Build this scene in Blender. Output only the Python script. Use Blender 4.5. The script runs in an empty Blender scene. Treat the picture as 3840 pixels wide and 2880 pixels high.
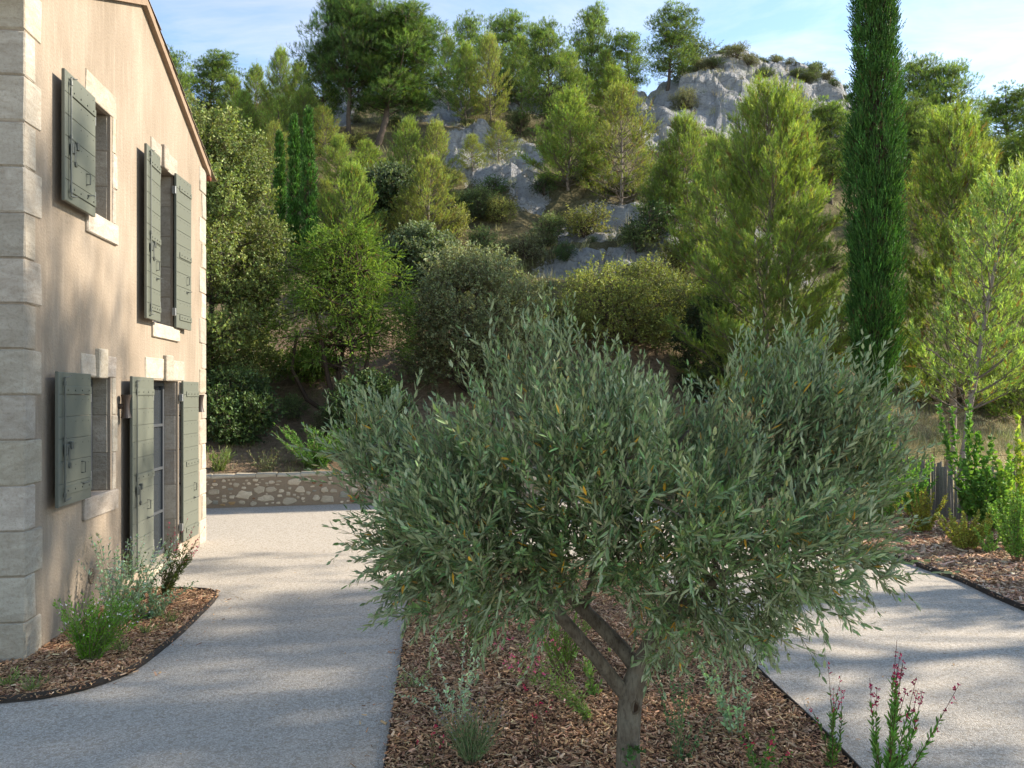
import bpy, math
import numpy as np
C = bpy.context.scene.collection
PI = math.pi

# ------------------------------------------------------------------ camera, sky, sun, exposure
EYE, FPX, HOR = 2.2, 800.0, 394.7           # eye height, focal length and horizon row for a 1024 px wide frame
cd = bpy.data.cameras.new('camera'); cam = bpy.data.objects.new('camera', cd); C.objects.link(cam)
cam.location = (0, 0, EYE); cam.rotation_euler = (PI/2, 0, 0)
cd.sensor_width = 36; cd.lens = 36*FPX/1024; cd.shift_y = (HOR-384)/1024
cd.clip_start = .05; cd.clip_end = 2000
S = bpy.context.scene; S.camera = cam
SUN_AZ, SUN_EL = math.radians(14), math.radians(31)      # azimuth measured from +X towards +Y
sv = np.array([math.cos(SUN_EL)*math.cos(SUN_AZ), math.cos(SUN_EL)*math.sin(SUN_AZ), math.sin(SUN_EL)])
S.view_settings.view_transform = 'Standard'; S.view_settings.look = 'None'
S.view_settings.exposure = 1.35; S.view_settings.gamma = 1

def node(nt, typ, ins=None, **props):
    n = nt.nodes.new('ShaderNode'+typ)
    for k, v in props.items(): setattr(n, k, v)
    for k, v in (ins or {}).items():
        if isinstance(v, bpy.types.NodeSocket): nt.links.new(v, n.inputs[k])
        else: n.inputs[k].default_value = v
    return n
def rgb(c): return (c[0], c[1], c[2], 1)
def ramp(nt, fac, stops, interp='LINEAR'):
    n = node(nt, 'ValToRGB', {0: fac}); r = n.color_ramp; r.interpolation = interp
    while len(r.elements) < len(stops): r.elements.new(.5)
    for e, (p, c) in zip(r.elements, stops):
        e.position = p; e.color = rgb(c) if not np.isscalar(c) else (c, c, c, 1)
    return n.outputs[0]
def mixc(nt, f, a, b, bt='MIX'):
    n = nt.nodes.new('ShaderNodeMix'); n.data_type = 'RGBA'; n.blend_type = bt; n.clamp_result = False
    for i, v in ((0, f), (6, a), (7, b)):
        if isinstance(v, bpy.types.NodeSocket): nt.links.new(v, n.inputs[i])
        else: n.inputs[i].default_value = v if i == 0 else rgb(v)
    return n.outputs[2]
def math_(nt, op, a, b=0., clamp=False):
    return node(nt, 'Math', {0: a, 1: b}, operation=op, use_clamp=clamp).outputs[0]

W = bpy.data.worlds.new('World'); S.world = W; W.use_nodes = True
nt = W.node_tree; nt.nodes.clear()
sky = node(nt, 'TexSky', sky_type='NISHITA', sun_disc=False, sun_elevation=SUN_EL, sun_rotation=PI/2-SUN_AZ, altitude=200, air_density=1.0, dust_density=.05, ozone_density=1.0)
tc = node(nt, 'TexCoord')
mp = node(nt, 'Mapping', {'Vector': tc.outputs['Generated'], 'Rotation': (0, math.radians(-14), 0), 'Location': (.35, .2, .1), 'Scale': (2.0, 3.0, 9.0)})
nz = node(nt, 'TexNoise', {'Vector': mp.outputs[0], 'Scale': 1.3, 'Detail': 7, 'Roughness': .62, 'Distortion': .5})
nz2 = node(nt, 'TexNoise', {'Vector': tc.outputs['Generated'], 'Scale': 2.3, 'Detail': 2})
f = math_(nt, 'MULTIPLY', ramp(nt, nz.outputs[0], [(.4, 0.), (.68, 1.)]), ramp(nt, nz2.outputs[0], [(.38, .3), (.6, 1.)]))
bw = node(nt, 'RGBToBW', {0: sky.outputs[0]}).outputs[0]
cl = mixc(nt, 1., (1.0, 1.02, 1.06), node(nt, 'CombineColor', {0: bw, 1: bw, 2: bw}).outputs[0], 'MULTIPLY')
cl = mixc(nt, 1., cl, (1.6, 1.6, 1.6), 'MULTIPLY')
skyc = mixc(nt, math_(nt, 'MULTIPLY', f, .7), sky.outputs[0], cl)
bg = node(nt, 'Background', {0: skyc, 1: .128})
nt.links.new(bg.outputs[0], node(nt, 'OutputWorld').inputs[0])

sl = bpy.data.lights.new('sun', 'SUN'); sl.energy = 4.4; sl.angle = math.radians(.53); sl.color = (1, .9, .76)
so = bpy.data.objects.new('sun', sl); C.objects.link(so); so.location = (60, 25, 40)
from mathutils import Vector
so.rotation_euler = Vector(-sv).to_track_quat('-Z', 'Y').to_euler()

# ------------------------------------------------------------------ mesh helpers
class G:
    """collects vertices, faces and vertex colours; build() links them as ONE mesh object"""
    def __init__(s): s.V, s.F, s.Cc, s.n = [], [], [], 0
    def add(s, V, F, col=(1, 1, 1)):
        V = np.asarray(V, float).reshape(-1, 3); F = np.asarray(F, int)
        s.V.append(V); s.F.append(F+s.n); s.n += len(V)
        col = np.asarray(col, float)
        s.Cc.append(np.broadcast_to(col, (len(V), 3)) if col.ndim == 1 else col.reshape(-1, 3))
    def mesh(s, name, mat, off=(0, 0, 0), smooth=False):
        V = np.concatenate(s.V)-np.asarray(off, float)
        m = bpy.data.meshes.new(name)
        m.vertices.add(len(V)); m.vertices.foreach_set('co', V.astype(np.float32).ravel())
        tot = np.concatenate([np.full(len(f), f.shape[1]) for f in s.F])
        idx = np.concatenate([f.ravel() for f in s.F])
        st = np.concatenate([[0], np.cumsum(tot)[:-1]])
        m.loops.add(len(idx)); m.loops.foreach_set('vertex_index', idx.astype(np.int32))
        m.polygons.add(len(tot)); m.polygons.foreach_set('loop_start', st.astype(np.int32))
        m.polygons.foreach_set('use_smooth', np.full(len(tot), smooth))
        a = m.color_attributes.new('Col', 'FLOAT_COLOR', 'POINT')
        cc = np.ones((len(V), 4), np.float32); cc[:, :3] = np.concatenate(s.Cc); a.data.foreach_set('color', cc.ravel())
        m.update(); m.validate(); m.materials.append(mat); return m
    def build(s, name, mat, parent=None, smooth=False):
        off = np.zeros(3); p = parent
        while p is not None: off = off+np.array(p.location); p = p.parent
        o = bpy.data.objects.new(name, s.mesh(name, mat, off, smooth)); C.objects.link(o); o.parent = parent
        return o
def tag(o, label=None, cat=None, group=None, kind=None):
    if label: o['label'] = label
    if cat: o['category'] = cat
    if group: o['group'] = group
    if kind: o['kind'] = kind
    return o
def empty(name, loc, label, cat, group=None):
    o = bpy.data.objects.new(name, None); C.objects.link(o); o.location = loc; o.empty_display_size = .2
    return tag(o, label, cat, group)
def copy_tree(o, parent=None):
    c = o.copy(); C.objects.link(c); c.parent = parent
    for ch in [x for x in o.children]: copy_tree(ch, c)
    return c
def nrm(v): return v/np.maximum(np.linalg.norm(v, axis=-1, keepdims=True), 1e-9)
def frames(A):
    A = nrm(A); ref = np.where(np.abs(A[:, 2:3]) < .9, np.array([[0, 0, 1.]]), np.array([[1., 0, 0]]))
    U = nrm(np.cross(ref, A)); return A, U, np.cross(A, U)
def tube(g, pts, rad, k=6, col=(1, 1, 1), cap=True):
    pts = np.asarray(pts, float); n = len(pts); rad = np.broadcast_to(np.asarray(rad, float), (n,))
    T = np.gradient(pts, axis=0); T, U, Vv = frames(T)
    for i in range(1, n):                                         # keep the frame from flipping
        u = U[i-1]-T[i]*np.dot(U[i-1], T[i]); U[i] = u/max(np.linalg.norm(u), 1e-9); Vv[i] = np.cross(T[i], U[i])
    th = np.arange(k)*2*PI/k
    V = pts[:, None]+rad[:, None, None]*(np.cos(th)[None, :, None]*U[:, None]+np.sin(th)[None, :, None]*Vv[:, None])
    i, j = np.meshgrid(np.arange(n-1), np.arange(k), indexing='ij'); j2 = (j+1) % k
    F = np.stack([i*k+j, i*k+j2, (i+1)*k+j2, (i+1)*k+j], -1).reshape(-1, 4)
    g.add(V.reshape(-1, 3), F, col)
    if cap: g.add(V[-1], np.arange(k)[None], col); g.add(V[0][::-1], np.arange(k)[None], col)
def sticks(g, P0, P1, r0, r1, col=(1, 1, 1), k=3):
    A, U, Vv = frames(P1-P0); n = len(P0); th = np.arange(k)*2*PI/k
    r0 = np.broadcast_to(r0, (n,)); r1 = np.broadcast_to(r1, (n,))
    ring = np.cos(th)[None, :, None]*U[:, None]+np.sin(th)[None, :, None]*Vv[:, None]
    V = np.concatenate([P0[:, None]+ring*r0[:, None, None], P1[:, None]+ring*r1[:, None, None]], 1)
    j = np.arange(k); q = np.stack([j, (j+1) % k, (j+1) % k+k, j+k], -1)
    F = (np.arange(n)[:, None, None]*2*k+q[None]).reshape(-1, 4)
    if np.ndim(col) == 2: col = np.repeat(col, 2*k, 0)
    g.add(V.reshape(-1, 3), F, col)
def cbox(g, lo, hi, b=.004, fn=None, col=(1, 1, 1), jit=0., rng=None):
    """a box with chamfered edges; fn maps local (N,3) points to world"""
    lo = np.asarray(lo, float); hi = np.asarray(hi, float); b = min(b, *((hi-lo)*.45))
    V = []; key = {}
    for ix in (0, 1):
        for iy in (0, 1):
            for iz in (0, 1):
                for ax in range(3):
                    c = [(lo if t == 0 else hi)[q]+(0 if q == ax else (b if t == 0 else -b)) for q, t in enumerate((ix, iy, iz))]
                    key[(ix, iy, iz, ax)] = len(V); V.append(c)
    V = np.array(V); F4, F3 = [], []
    for ax in range(3):
        o1, o2 = [q for q in range(3) if q != ax]
        for sd in (0, 1):
            cs = []
            for a, c in ((0, 0), (1, 0), (1, 1), (0, 1)):
                t = [0, 0, 0]; t[ax] = sd; t[o1] = a; t[o2] = c; cs.append(key[(*t, ax)])
            F4.append(cs if (sd == 1) == (ax != 1) else cs[::-1])
    for ax in range(3):                                           # edges along ax
        o1, o2 = [q for q in range(3) if q != ax]
        for a in (0, 1):
            for c in (0, 1):
                t0 = [0, 0, 0]; t0[o1] = a; t0[o2] = c; t1 = list(t0); t1[ax] = 1
                F4.append([key[(*t0, o1)], key[(*t1, o1)], key[(*t1, o2)], key[(*t0, o2)]])
    for t in [(a, c, e) for a in (0, 1) for c in (0, 1) for e in (0, 1)]:
        F3.append([key[(*t, 0)], key[(*t, 1)], key[(*t, 2)]])
    cen = (lo+hi)/2
    def fix(F):
        out = []
        for f in F:
            p = V[f]; nn = np.cross(p[1]-p[0], p[2]-p[0])
            out.append(f if np.dot(nn, p.mean(0)-cen) >= 0 else f[::-1])
        return np.array(out)
    F4, F3 = fix(F4), fix(F3)
    if jit: V = V+rng.normal(0, jit, V.shape)
    if fn: V = fn(V)
    n0 = g.n
    g.add(V, F4, col); g.F.append(F3+n0)
def blades(g, P, Dr, L, Wd, col, rng):
    """thin three-cornered blades"""
    A, U, Vv = frames(Dr); n = len(P); th = rng.uniform(0, 2*PI, n)[:, None]
    sd = (np.cos(th)*U+np.sin(th)*Vv)*(np.broadcast_to(Wd, (n,))[:, None]/2)
    V = np.stack([P-sd, P+sd, P+A*np.broadcast_to(L, (n,))[:, None]], 1)
    g.add(V.reshape(-1, 3), np.arange(3*n).reshape(-1, 3), np.repeat(col, 3, 0) if np.ndim(col) == 2 else col)
def leaves(g, P, Dr, Nn, L, Wd, col, fold=.25):
    """lance-shaped leaves folded on the midrib: six corners, two quads"""
    A = nrm(Dr); n = len(P); X = nrm(np.cross(A, Nn)); Z = np.cross(X, A)
    L = np.broadcast_to(L, (n,))[:, None]; w = np.broadcast_to(Wd, (n,))[:, None]/2
    q = [P, P+A*L*.35+X*w+Z*w*fold, P+A*L*.72+X*w*.72+Z*w*fold, P+A*L, P+A*L*.72-X*w*.72+Z*w*fold, P+A*L*.35-X*w+Z*w*fold]
    V = np.stack(q, 1); i = np.arange(n)[:, None]*6
    F = np.concatenate([i+np.array([[0, 1, 2, 3]]), i+np.array([[0, 3, 4, 5]])])
    g.add(V.reshape(-1, 3), F, np.repeat(col, 6, 0) if np.ndim(col) == 2 else col)
def jitcol(base, n, rng, v=.22, h=.08):
    base = np.broadcast_to(np.asarray(base, float), (n, 3))
    return np.clip(base*np.exp(rng.normal(0, v, (n, 1)))*np.exp(rng.normal(0, h, (n, 3))), 0, 1)
def unit(rng, n): return nrm(rng.normal(0, 1, (n, 3)))

# value noise
_T = np.random.default_rng(11).random((256, 256))
def vn(x, y):
    xi = np.floor(x).astype(int); yi = np.floor(y).astype(int); fx = x-xi; fy = y-yi
    fx = fx*fx*(3-2*fx); fy = fy*fy*(3-2*fy)
    a = _T[xi & 255, yi & 255]; b = _T[(xi+1) & 255, yi & 255]; c = _T[xi & 255, (yi+1) & 255]; d = _T[(xi+1) & 255, (yi+1) & 255]
    return (a*(1-fx)+b*fx)*(1-fy)+(c*(1-fx)+d*fx)*fy
def fbm(x, y, o=4):
    s = 0; a = .5
    for k in range(o): s = s+a*(vn(x*2**k+17.3*k, y*2**k+5.1*k)-.5)*2; a *= .5
    return s
_C = np.random.default_rng(23).random((3, 128, 128))
def cells(x, y):
    """nearest of jittered grid points: its random height and the distance to the cell border"""
    xi = np.floor(x).astype(int); yi = np.floor(y).astype(int); d1 = np.full(x.shape, 9.); d2 = d1.copy(); h = np.zeros(x.shape)
    for a in (-1, 0, 1):
        for b in (-1, 0, 1):
            p, q = (xi+a) & 127, (yi+b) & 127; dd = np.hypot(xi+a+_C[0, p, q]-x, yi+b+_C[1, p, q]-y); n = dd < d1
            d2 = np.where(n, d1, np.minimum(d2, dd)); h = np.where(n, _C[2, p, q], h); d1 = np.where(n, dd, d1)
    return h, d2-d1
def sst(a, b, x): t = np.clip((x-a)/(b-a), 0, 1); return t*t*(3-2*t)

# ------------------------------------------------------------------ materials
M = {}
def material(name):
    m = bpy.data.materials.new(name); m.use_nodes = True; nt = m.node_tree; nt.nodes.clear(); M[name] = m
    return m, nt
def finish(nt, bsdf, disp=None):
    nt.links.new(bsdf, node(nt, 'OutputMaterial').inputs[0])
def foliage(name, trans=.35, tcol=(1.25, 1.2, .55), rough=.55, spec=.25, vary=.25, back=None, gain=1.25):
    m, nt = material(name)
    c = node(nt, 'VertexColor', layer_name='Col').outputs[0]
    oi = node(nt, 'ObjectInfo')
    v = math_(nt, 'MULTIPLY_ADD', oi.outputs['Random'], vary); nt.nodes[-1].inputs[2].default_value = 1-vary/2
    hsv = node(nt, 'HueSaturation', {'Color': mixc(nt, 1., c, (gain*.97, gain*1.08, gain), 'MULTIPLY'), 'Value': v, 'Hue': .5, 'Saturation': 1.})
    c = hsv.outputs[0]
    if back is not None:
        gm = node(nt, 'NewGeometry')
        c = mixc(nt, gm.outputs['Backfacing'], c, mixc(nt, .75, c, back))
    p = node(nt, 'BsdfPrincipled', {'Base Color': c, 'Roughness': rough, 'Specular IOR Level': spec})
    t = node(nt, 'BsdfTranslucent', {'Color': mixc(nt, 1., c, tcol, 'MULTIPLY')})
    mx = node(nt, 'MixShader', {0: trans, 1: p.outputs[0], 2: t.outputs[0]})
    finish(nt, mx.outputs[0]); return m
foliage('pine_needles', .45, (1.35, 1.35, .5))
foliage('dark_needles', .38, (1.3, 1.25, .5))
foliage('oak_leaves', .28, rough=.5, spec=.3)
foliage('cypress_sprays', .25, (1.2, 1.2, .5), vary=.15)
foliage('herb_leaves', .35)
foliage('straw', .2, (1., .98, .85), gain=1.15, vary=0)
foliage('olive_leaves', .12, (1.1, 1.2, .5), rough=.42, spec=.45, vary=0, back=(.38, .41, .235), gain=1.)
def simple(name, base, rough=.7, spec=.3, nscale=20., nv=.35, bump=0., bscale=80., metal=0., vcol=False):
    m, nt = material(name)
    tc = node(nt, 'TexCoord').outputs['Object']
    n = node(nt, 'TexNoise', {'Vector': tc, 'Scale': nscale, 'Detail': 6, 'Roughness': .6}).outputs[0]
    c = mixc(nt, n, tuple(x*(1-nv) for x in base), tuple(min(1, x*(1+nv)) for x in base))
    if vcol: c = mixc(nt, 1., c, node(nt, 'VertexColor', layer_name='Col').outputs[0], 'MULTIPLY')
    ins = {'Base Color': c, 'Roughness': rough, 'Specular IOR Level': spec, 'Metallic': metal}
    if bump:
        b = node(nt, 'TexNoise', {'Vector': tc, 'Scale': bscale, 'Detail': 5, 'Roughness': .65}).outputs[0]
        ins['Normal'] = node(nt, 'Bump', {'Height': b, 'Strength': bump, 'Distance': .01}).outputs[0]
    finish(nt, node(nt, 'BsdfPrincipled', ins).outputs[0]); return m
simple('bark', (.17, .145, .12), .9, .1, 14, .5, .9, 40, vcol=True)
simple('shutter_paint', (.122, .129, .1), .5, .4, 6, .06, .08, 150)
simple('dark_metal', (.09, .095, .08), .45, .5, 30, .2, metal=.3)
simple('steel', (.42, .42, .4), .4, .5, 30, .2, metal=.8)
simple('lamp_metal', (.045, .032, .024), .5, .4, 20, .15)
simple('window_frame_paint', (.06, .065, .07), .45, .4, 10, .1)
simple('copper', (.28, .1, .06), .45, .5, 15, .3, metal=.6)
simple('edging_steel', (.035, .028, .023), .7, .3, 9, .5)
simple('petal', (1, 1, 1), .6, .2, 30, .1, vcol=True)
simple('pale_wood', (.17, .16, .15), .85, .15, 40, .45, .5, 90, vcol=True)
simple('wire', (.25, .23, .2), .6, .4, 20, .3)
simple('rust_iron', (.06, .035, .025), .9, .2, 20, .3)
simple('roof_tile', (.43, .33, .24), .85, .2, 9, .35, .5, 60, vcol=True)
simple('mortar', (.31, .235, .16), .95, .1, 30, .2, .8, 90)
simple('verge', (.27, .195, .135), .95, .1, 12, .35, .6, 60)
def glassmat():
    m, nt = material('window_glass')
    finish(nt, node(nt, 'BsdfPrincipled', {'Base Color': (.03, .035, .04, 1), 'Roughness': .05, 'Specular IOR Level': .45}).outputs[0])
glassmat()
def stucco():
    m, nt = material('stucco')
    tc = node(nt, 'TexCoord').outputs['Object']
    big = node(nt, 'TexNoise', {'Vector': node(nt, 'Mapping', {'Vector': tc, 'Scale': (1, 1, .45)}).outputs[0], 'Scale': 1.6, 'Detail': 6, 'Roughness': .6}).outputs[0]
    fine = node(nt, 'TexNoise', {'Vector': tc, 'Scale': 95, 'Detail': 4, 'Roughness': .7}).outputs[0]
    spk = node(nt, 'TexVoronoi', {'Vector': tc, 'Scale': 38, 'Randomness': 1.}).outputs['Distance']
    streak = node(nt, 'TexNoise', {'Vector': node(nt, 'Mapping', {'Vector': tc, 'Scale': (9, 9, .8)}).outputs[0], 'Scale': 2.2, 'Detail': 4}).outputs[0]
    c = mixc(nt, ramp(nt, big, [(.3, 0.), (.7, 1.)]), (.222, .18, .133), (.335, .277, .212))
    c = mixc(nt, ramp(nt, fine, [(.35, .45), (.62, 0.)]), c, (.26, .195, .135))
    c = mixc(nt, ramp(nt, streak, [(.5, 0.), (.75, .22)]), c, (.47, .4, .32))
    c = mixc(nt, ramp(nt, spk, [(.05, .5), (.13, 0.)]), c, (.17, .125, .085))
    h = mixc(nt, .55, fine, spk)
    b = node(nt, 'Bump', {'Height': h, 'Strength': .55, 'Distance': .012})
    finish(nt, node(nt, 'BsdfPrincipled', {'Base Color': c, 'Roughness': .92, 'Specular IOR Level': .15, 'Normal': b.outputs[0]}).outputs[0])
stucco()
def stone(name, a, b, dark, sc=5., bump=.6):
    m, nt = material(name)
    tc = node(nt, 'TexCoord').outputs['Object']
    w = node(nt, 'Mapping', {'Vector': tc, 'Rotation': (.5, .25, .3), 'Scale': (1, 1, 2.6)}).outputs[0]
    n1 = node(nt, 'TexNoise', {'Vector': w, 'Scale': sc, 'Detail': 9, 'Roughness': .68, 'Distortion': .6}).outputs[0]
    n2 = node(nt, 'TexNoise', {'Vector': tc, 'Scale': sc*9, 'Detail': 5, 'Roughness': .7}).outputs[0]
    c = mixc(nt, ramp(nt, n1, [(.3, 0.), (.68, 1.)]), a, b)
    c = mixc(nt, ramp(nt, n2, [(.3, .55), (.5, 0.)]), c, dark)
    c = mixc(nt, 1., c, node(nt, 'VertexColor', layer_name='Col').outputs[0], 'MULTIPLY')
    bp = node(nt, 'Bump', {'Height': mixc(nt, .4, n1, n2), 'Strength': bump, 'Distance': .02})
    finish(nt, node(nt, 'BsdfPrincipled', {'Base Color': c, 'Roughness': .88, 'Specular IOR Level': .2, 'Normal': bp.outputs[0]}).outputs[0])
stone('limestone', (.31, .262, .2), (.475, .42, .34), (.23, .183, .13), 4.5, 1.)
stone('wall_stone', (.46, .375, .265), (.62, .53, .4), (.34, .27, .19), 7, .8)
def gravel():
    m, nt = material('gravel')
    tc = node(nt, 'TexCoord').outputs['Object']
    v = node(nt, 'TexVoronoi', {'Vector': tc, 'Scale': 120, 'Randomness': 1.})
    v2 = node(nt, 'TexVoronoi', {'Vector': tc, 'Scale': 46, 'Randomness': 1.})
    r = node(nt, 'SeparateColor', {0: v.outputs['Color']}); r2 = node(nt, 'SeparateColor', {0: v2.outputs['Color']})
    big = node(nt, 'TexNoise', {'Vector': tc, 'Scale': .8, 'Detail': 5, 'Roughness': .6}).outputs[0]
    c = ramp(nt, r.outputs[0], [(0., (.27, .235, .19)), (.3, (.4, .355, .295)), (.7, (.475, .425, .355)), (1., (.62, .565, .48))])
    c = mixc(nt, ramp(nt, r2.outputs[1], [(.82, 0.), (.86, .6)]), c, (.3, .25, .18))
    c = mixc(nt, ramp(nt, big, [(.35, .0), (.7, .25)]), c, (.42, .36, .285))
    b = node(nt, 'Bump', {'Height': v.outputs['Distance'], 'Strength': .8, 'Distance': .008, }, invert=True)
    finish(nt, node(nt, 'BsdfPrincipled', {'Base Color': c, 'Roughness': .9, 'Specular IOR Level': .2, 'Normal': b.outputs[0]}).outputs[0])
gravel()
def soil(name, a, b, c3, sc=12):
    m, nt = material(name)
    tc = node(nt, 'TexCoord').outputs['Object']
    n1 = node(nt, 'TexNoise', {'Vector': tc, 'Scale': sc, 'Detail': 8, 'Roughness': .75}).outputs[0]
    n2 = node(nt, 'TexNoise', {'Vector': tc, 'Scale': .9, 'Detail': 4}).outputs[0]
    c = mixc(nt, ramp(nt, n1, [(.35, 0.), (.65, 1.)]), a, b)
    c = mixc(nt, ramp(nt, n2, [(.45, 0.), (.65, .8)]), c, c3)
    bp = node(nt, 'Bump', {'Height': n1, 'Strength': .9, 'Distance': .03})
    finish(nt, node(nt, 'BsdfPrincipled', {'Base Color': c, 'Roughness': .95, 'Specular IOR Level': .1, 'Normal': bp.outputs[0]}).outputs[0])
soil('mulch_base', (.06, .035, .022), (.16, .095, .055), (.1, .06, .038), 45)
soil('ground_soil', (.2, .16, .1), (.34, .28, .18), (.27, .21, .13), 6)
simple('mulch_chips', (1, 1, 1), .9, .15, 90, .25, vcol=True)
def hillside():
    m, nt = material('hillside')
    tc = node(nt, 'TexCoord').outputs['Object']
    col = node(nt, 'VertexColor', layer_name='Col').outputs[0]
    sp = node(nt, 'SeparateColor', {0: col})                      # r: bare rock, g: dry grass, b: pine litter
    n1 = node(nt, 'TexNoise', {'Vector': tc, 'Scale': 1.1, 'Detail': 10, 'Roughness': .7, 'Distortion': .4}).outputs[0]
    n2 = node(nt, 'TexNoise', {'Vector': tc, 'Scale': 9, 'Detail': 8, 'Roughness': .75}).outputs[0]
    vor = node(nt, 'TexVoronoi', {'Vector': node(nt, 'Mapping', {'Vector': mixc(nt, .8, tc, node(nt, 'TexNoise', {'Vector': tc, 'Scale': .8, 'Detail': 4}).outputs[1], 'ADD'), 'Scale': (.9, .9, 1.8)}).outputs[0], 'Scale': .55}, feature='DISTANCE_TO_EDGE').outputs['Distance']
    rock = mixc(nt, ramp(nt, n1, [(.32, 0.), (.7, 1.)]), (.33, .33, .325), (.56, .55, .535))
    rock = mixc(nt, ramp(nt, n2, [(.36, .6), (.5, 0.)]), rock, (.2, .195, .19))
    rock = mixc(nt, ramp(nt, vor, [(.0, .4), (.02, 0.)]), rock, (.12, .115, .11))
    veg = mixc(nt, ramp(nt, n2, [(.38, 0.), (.62, 1.)]), (.1, .095, .042), (.21, .18, .095))
    straw = mixc(nt, ramp(nt, n2, [(.35, 0.), (.65, 1.)]), (.3, .225, .12), (.5, .4, .24))
    lit = mixc(nt, ramp(nt, n2, [(.35, 0.), (.65, 1.)]), (.24, .165, .105), (.5, .36, .24))
    c = mixc(nt, sp.outputs[1], veg, straw); c = mixc(nt, sp.outputs[2], c, lit)
    k = math_(nt, 'ADD', sp.outputs[0], math_(nt, 'MULTIPLY', math_(nt, 'SUBTRACT', n2, .5), .9))
    c = mixc(nt, ramp(nt, k, [(.42, 0.), (.55, 1.)]), c, rock)
    hh = math_(nt, 'ADD', math_(nt, 'MULTIPLY', n1, 1.), math_(nt, 'MULTIPLY', n2, .35))
    hh = math_(nt, 'ADD', hh, math_(nt, 'MULTIPLY', math_(nt, 'MULTIPLY', ramp(nt, vor, [(0., 0.), (.05, 1.)]), sp.outputs[0]), .12))
    bp = node(nt, 'Bump', {'Height': hh, 'Strength': 1., 'Distance': .8})
    finish(nt, node(nt, 'BsdfPrincipled', {'Base Color': c, 'Roughness': .95, 'Specular IOR Level': .1, 'Normal': bp.outputs[0]}).outputs[0])
hillside()

def olivebark():
    m, nt = material('olive_bark')
    tc = node(nt, 'TexCoord').outputs['Object']
    n1 = node(nt, 'TexNoise', {'Vector': node(nt, 'Mapping', {'Vector': tc, 'Scale': (1, 1, .45)}).outputs[0], 'Scale': 16, 'Detail': 7, 'Roughness': .65}).outputs[0]
    n2 = node(nt, 'TexNoise', {'Vector': node(nt, 'Mapping', {'Vector': tc, 'Scale': (1, 1, .3)}).outputs[0], 'Scale': 75, 'Detail': 5, 'Roughness': .7}).outputs[0]
    n3 = node(nt, 'TexNoise', {'Vector': tc, 'Scale': 5, 'Detail': 4}).outputs[0]
    c = mixc(nt, ramp(nt, n1, [(.34, 0.), (.62, 1.)]), (.09, .068, .046), (.2, .168, .122))
    c = mixc(nt, ramp(nt, n2, [(.36, .65), (.5, 0.)]), c, (.06, .045, .032))
    c = mixc(nt, ramp(nt, n3, [(.55, 0.), (.7, .55)]), c, (.22, .21, .16))
    c = mixc(nt, 1., c, node(nt, 'VertexColor', layer_name='Col').outputs[0], 'MULTIPLY')
    bp = node(nt, 'Bump', {'Height': mixc(nt, .5, n1, n2), 'Strength': 1., 'Distance': .02})
    finish(nt, node(nt, 'BsdfPrincipled', {'Base Color': c, 'Roughness': .9, 'Specular IOR Level': .2, 'Normal': bp.outputs[0]}).outputs[0])
olivebark()

# ------------------------------------------------------------------ terrain
K = .46293                                                        # the layout notes below count a 2212 px wide photograph
def az(x): return (x*K-512)/FPX
def at(x, y, Y): return np.array([az(x)*Y, Y, EYE+(HOR-y*K)*Y/FPX])
def yw(X): return 16.15+.243*(np.clip(X, -12, 2.4)+3.2)            # line of the retaining wall
LP = np.array([[15.92, .52], [17, .8], [19, 1.45], [21, 2.3], [24, 4.2], [28, 6.7], [35, 10.6], [42, 14.6], [50, 19.4], [60, 25], [66, 25.6], [90, 22], [130, 14]])
RP = np.array([[13, -.02], [18, .1], [22, .25], [26, .7], [32, 3.2], [42, 10], [50, 16.5], [60, 25], [66, 25.6], [90, 22], [130, 14]])
EA = np.array([[-1.4, .3], [-.64, .33], [-.43, .345], [-.23, .375], [-.09, .385], [.06, .378], [.13, .38], [.17, .388], [.2, .404], [.235, .424], [.285, .434], [.34, .42], [.40, .398], [.44, .372], [.5, .3], [.64, .26], [.85, .15], [1.1, .04], [1.6, -.02]])
ROCKS = [(1050, 335, 110, 65, 1), (1085, 395, 80, 40, .9), (962, 190, 40, 70, .9), (1165, 215, 90, 28, .8), (1425, 250, 55, 70, .9), (1640, 180, 230, 115, 1),
         (1310, 545, 190, 34, .85), (1135, 425, 60, 26, .7), (1270, 470, 160, 28, .5), (720, 245, 50, 35, .8), (1450, 490, 70, 30, .6), (560, 330, 40, 30, .5), (1250, 400, 60, 40, .3), (1400, 185, 40, 30, .7)]
def rockmask(X, Y, z):
    x = (512+FPX*X/Y)/K; y = (HOR-(z-EYE)*FPX/Y)/K
    m = np.zeros_like(X)
    for cx, cy, rx, ry, w in ROCKS:
        m = np.maximum(m, w*np.exp(-(((x-cx)/rx)**2+((y-cy)/ry)**2)**2*.7))
    return m*sst(25, 27, Y)
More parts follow.
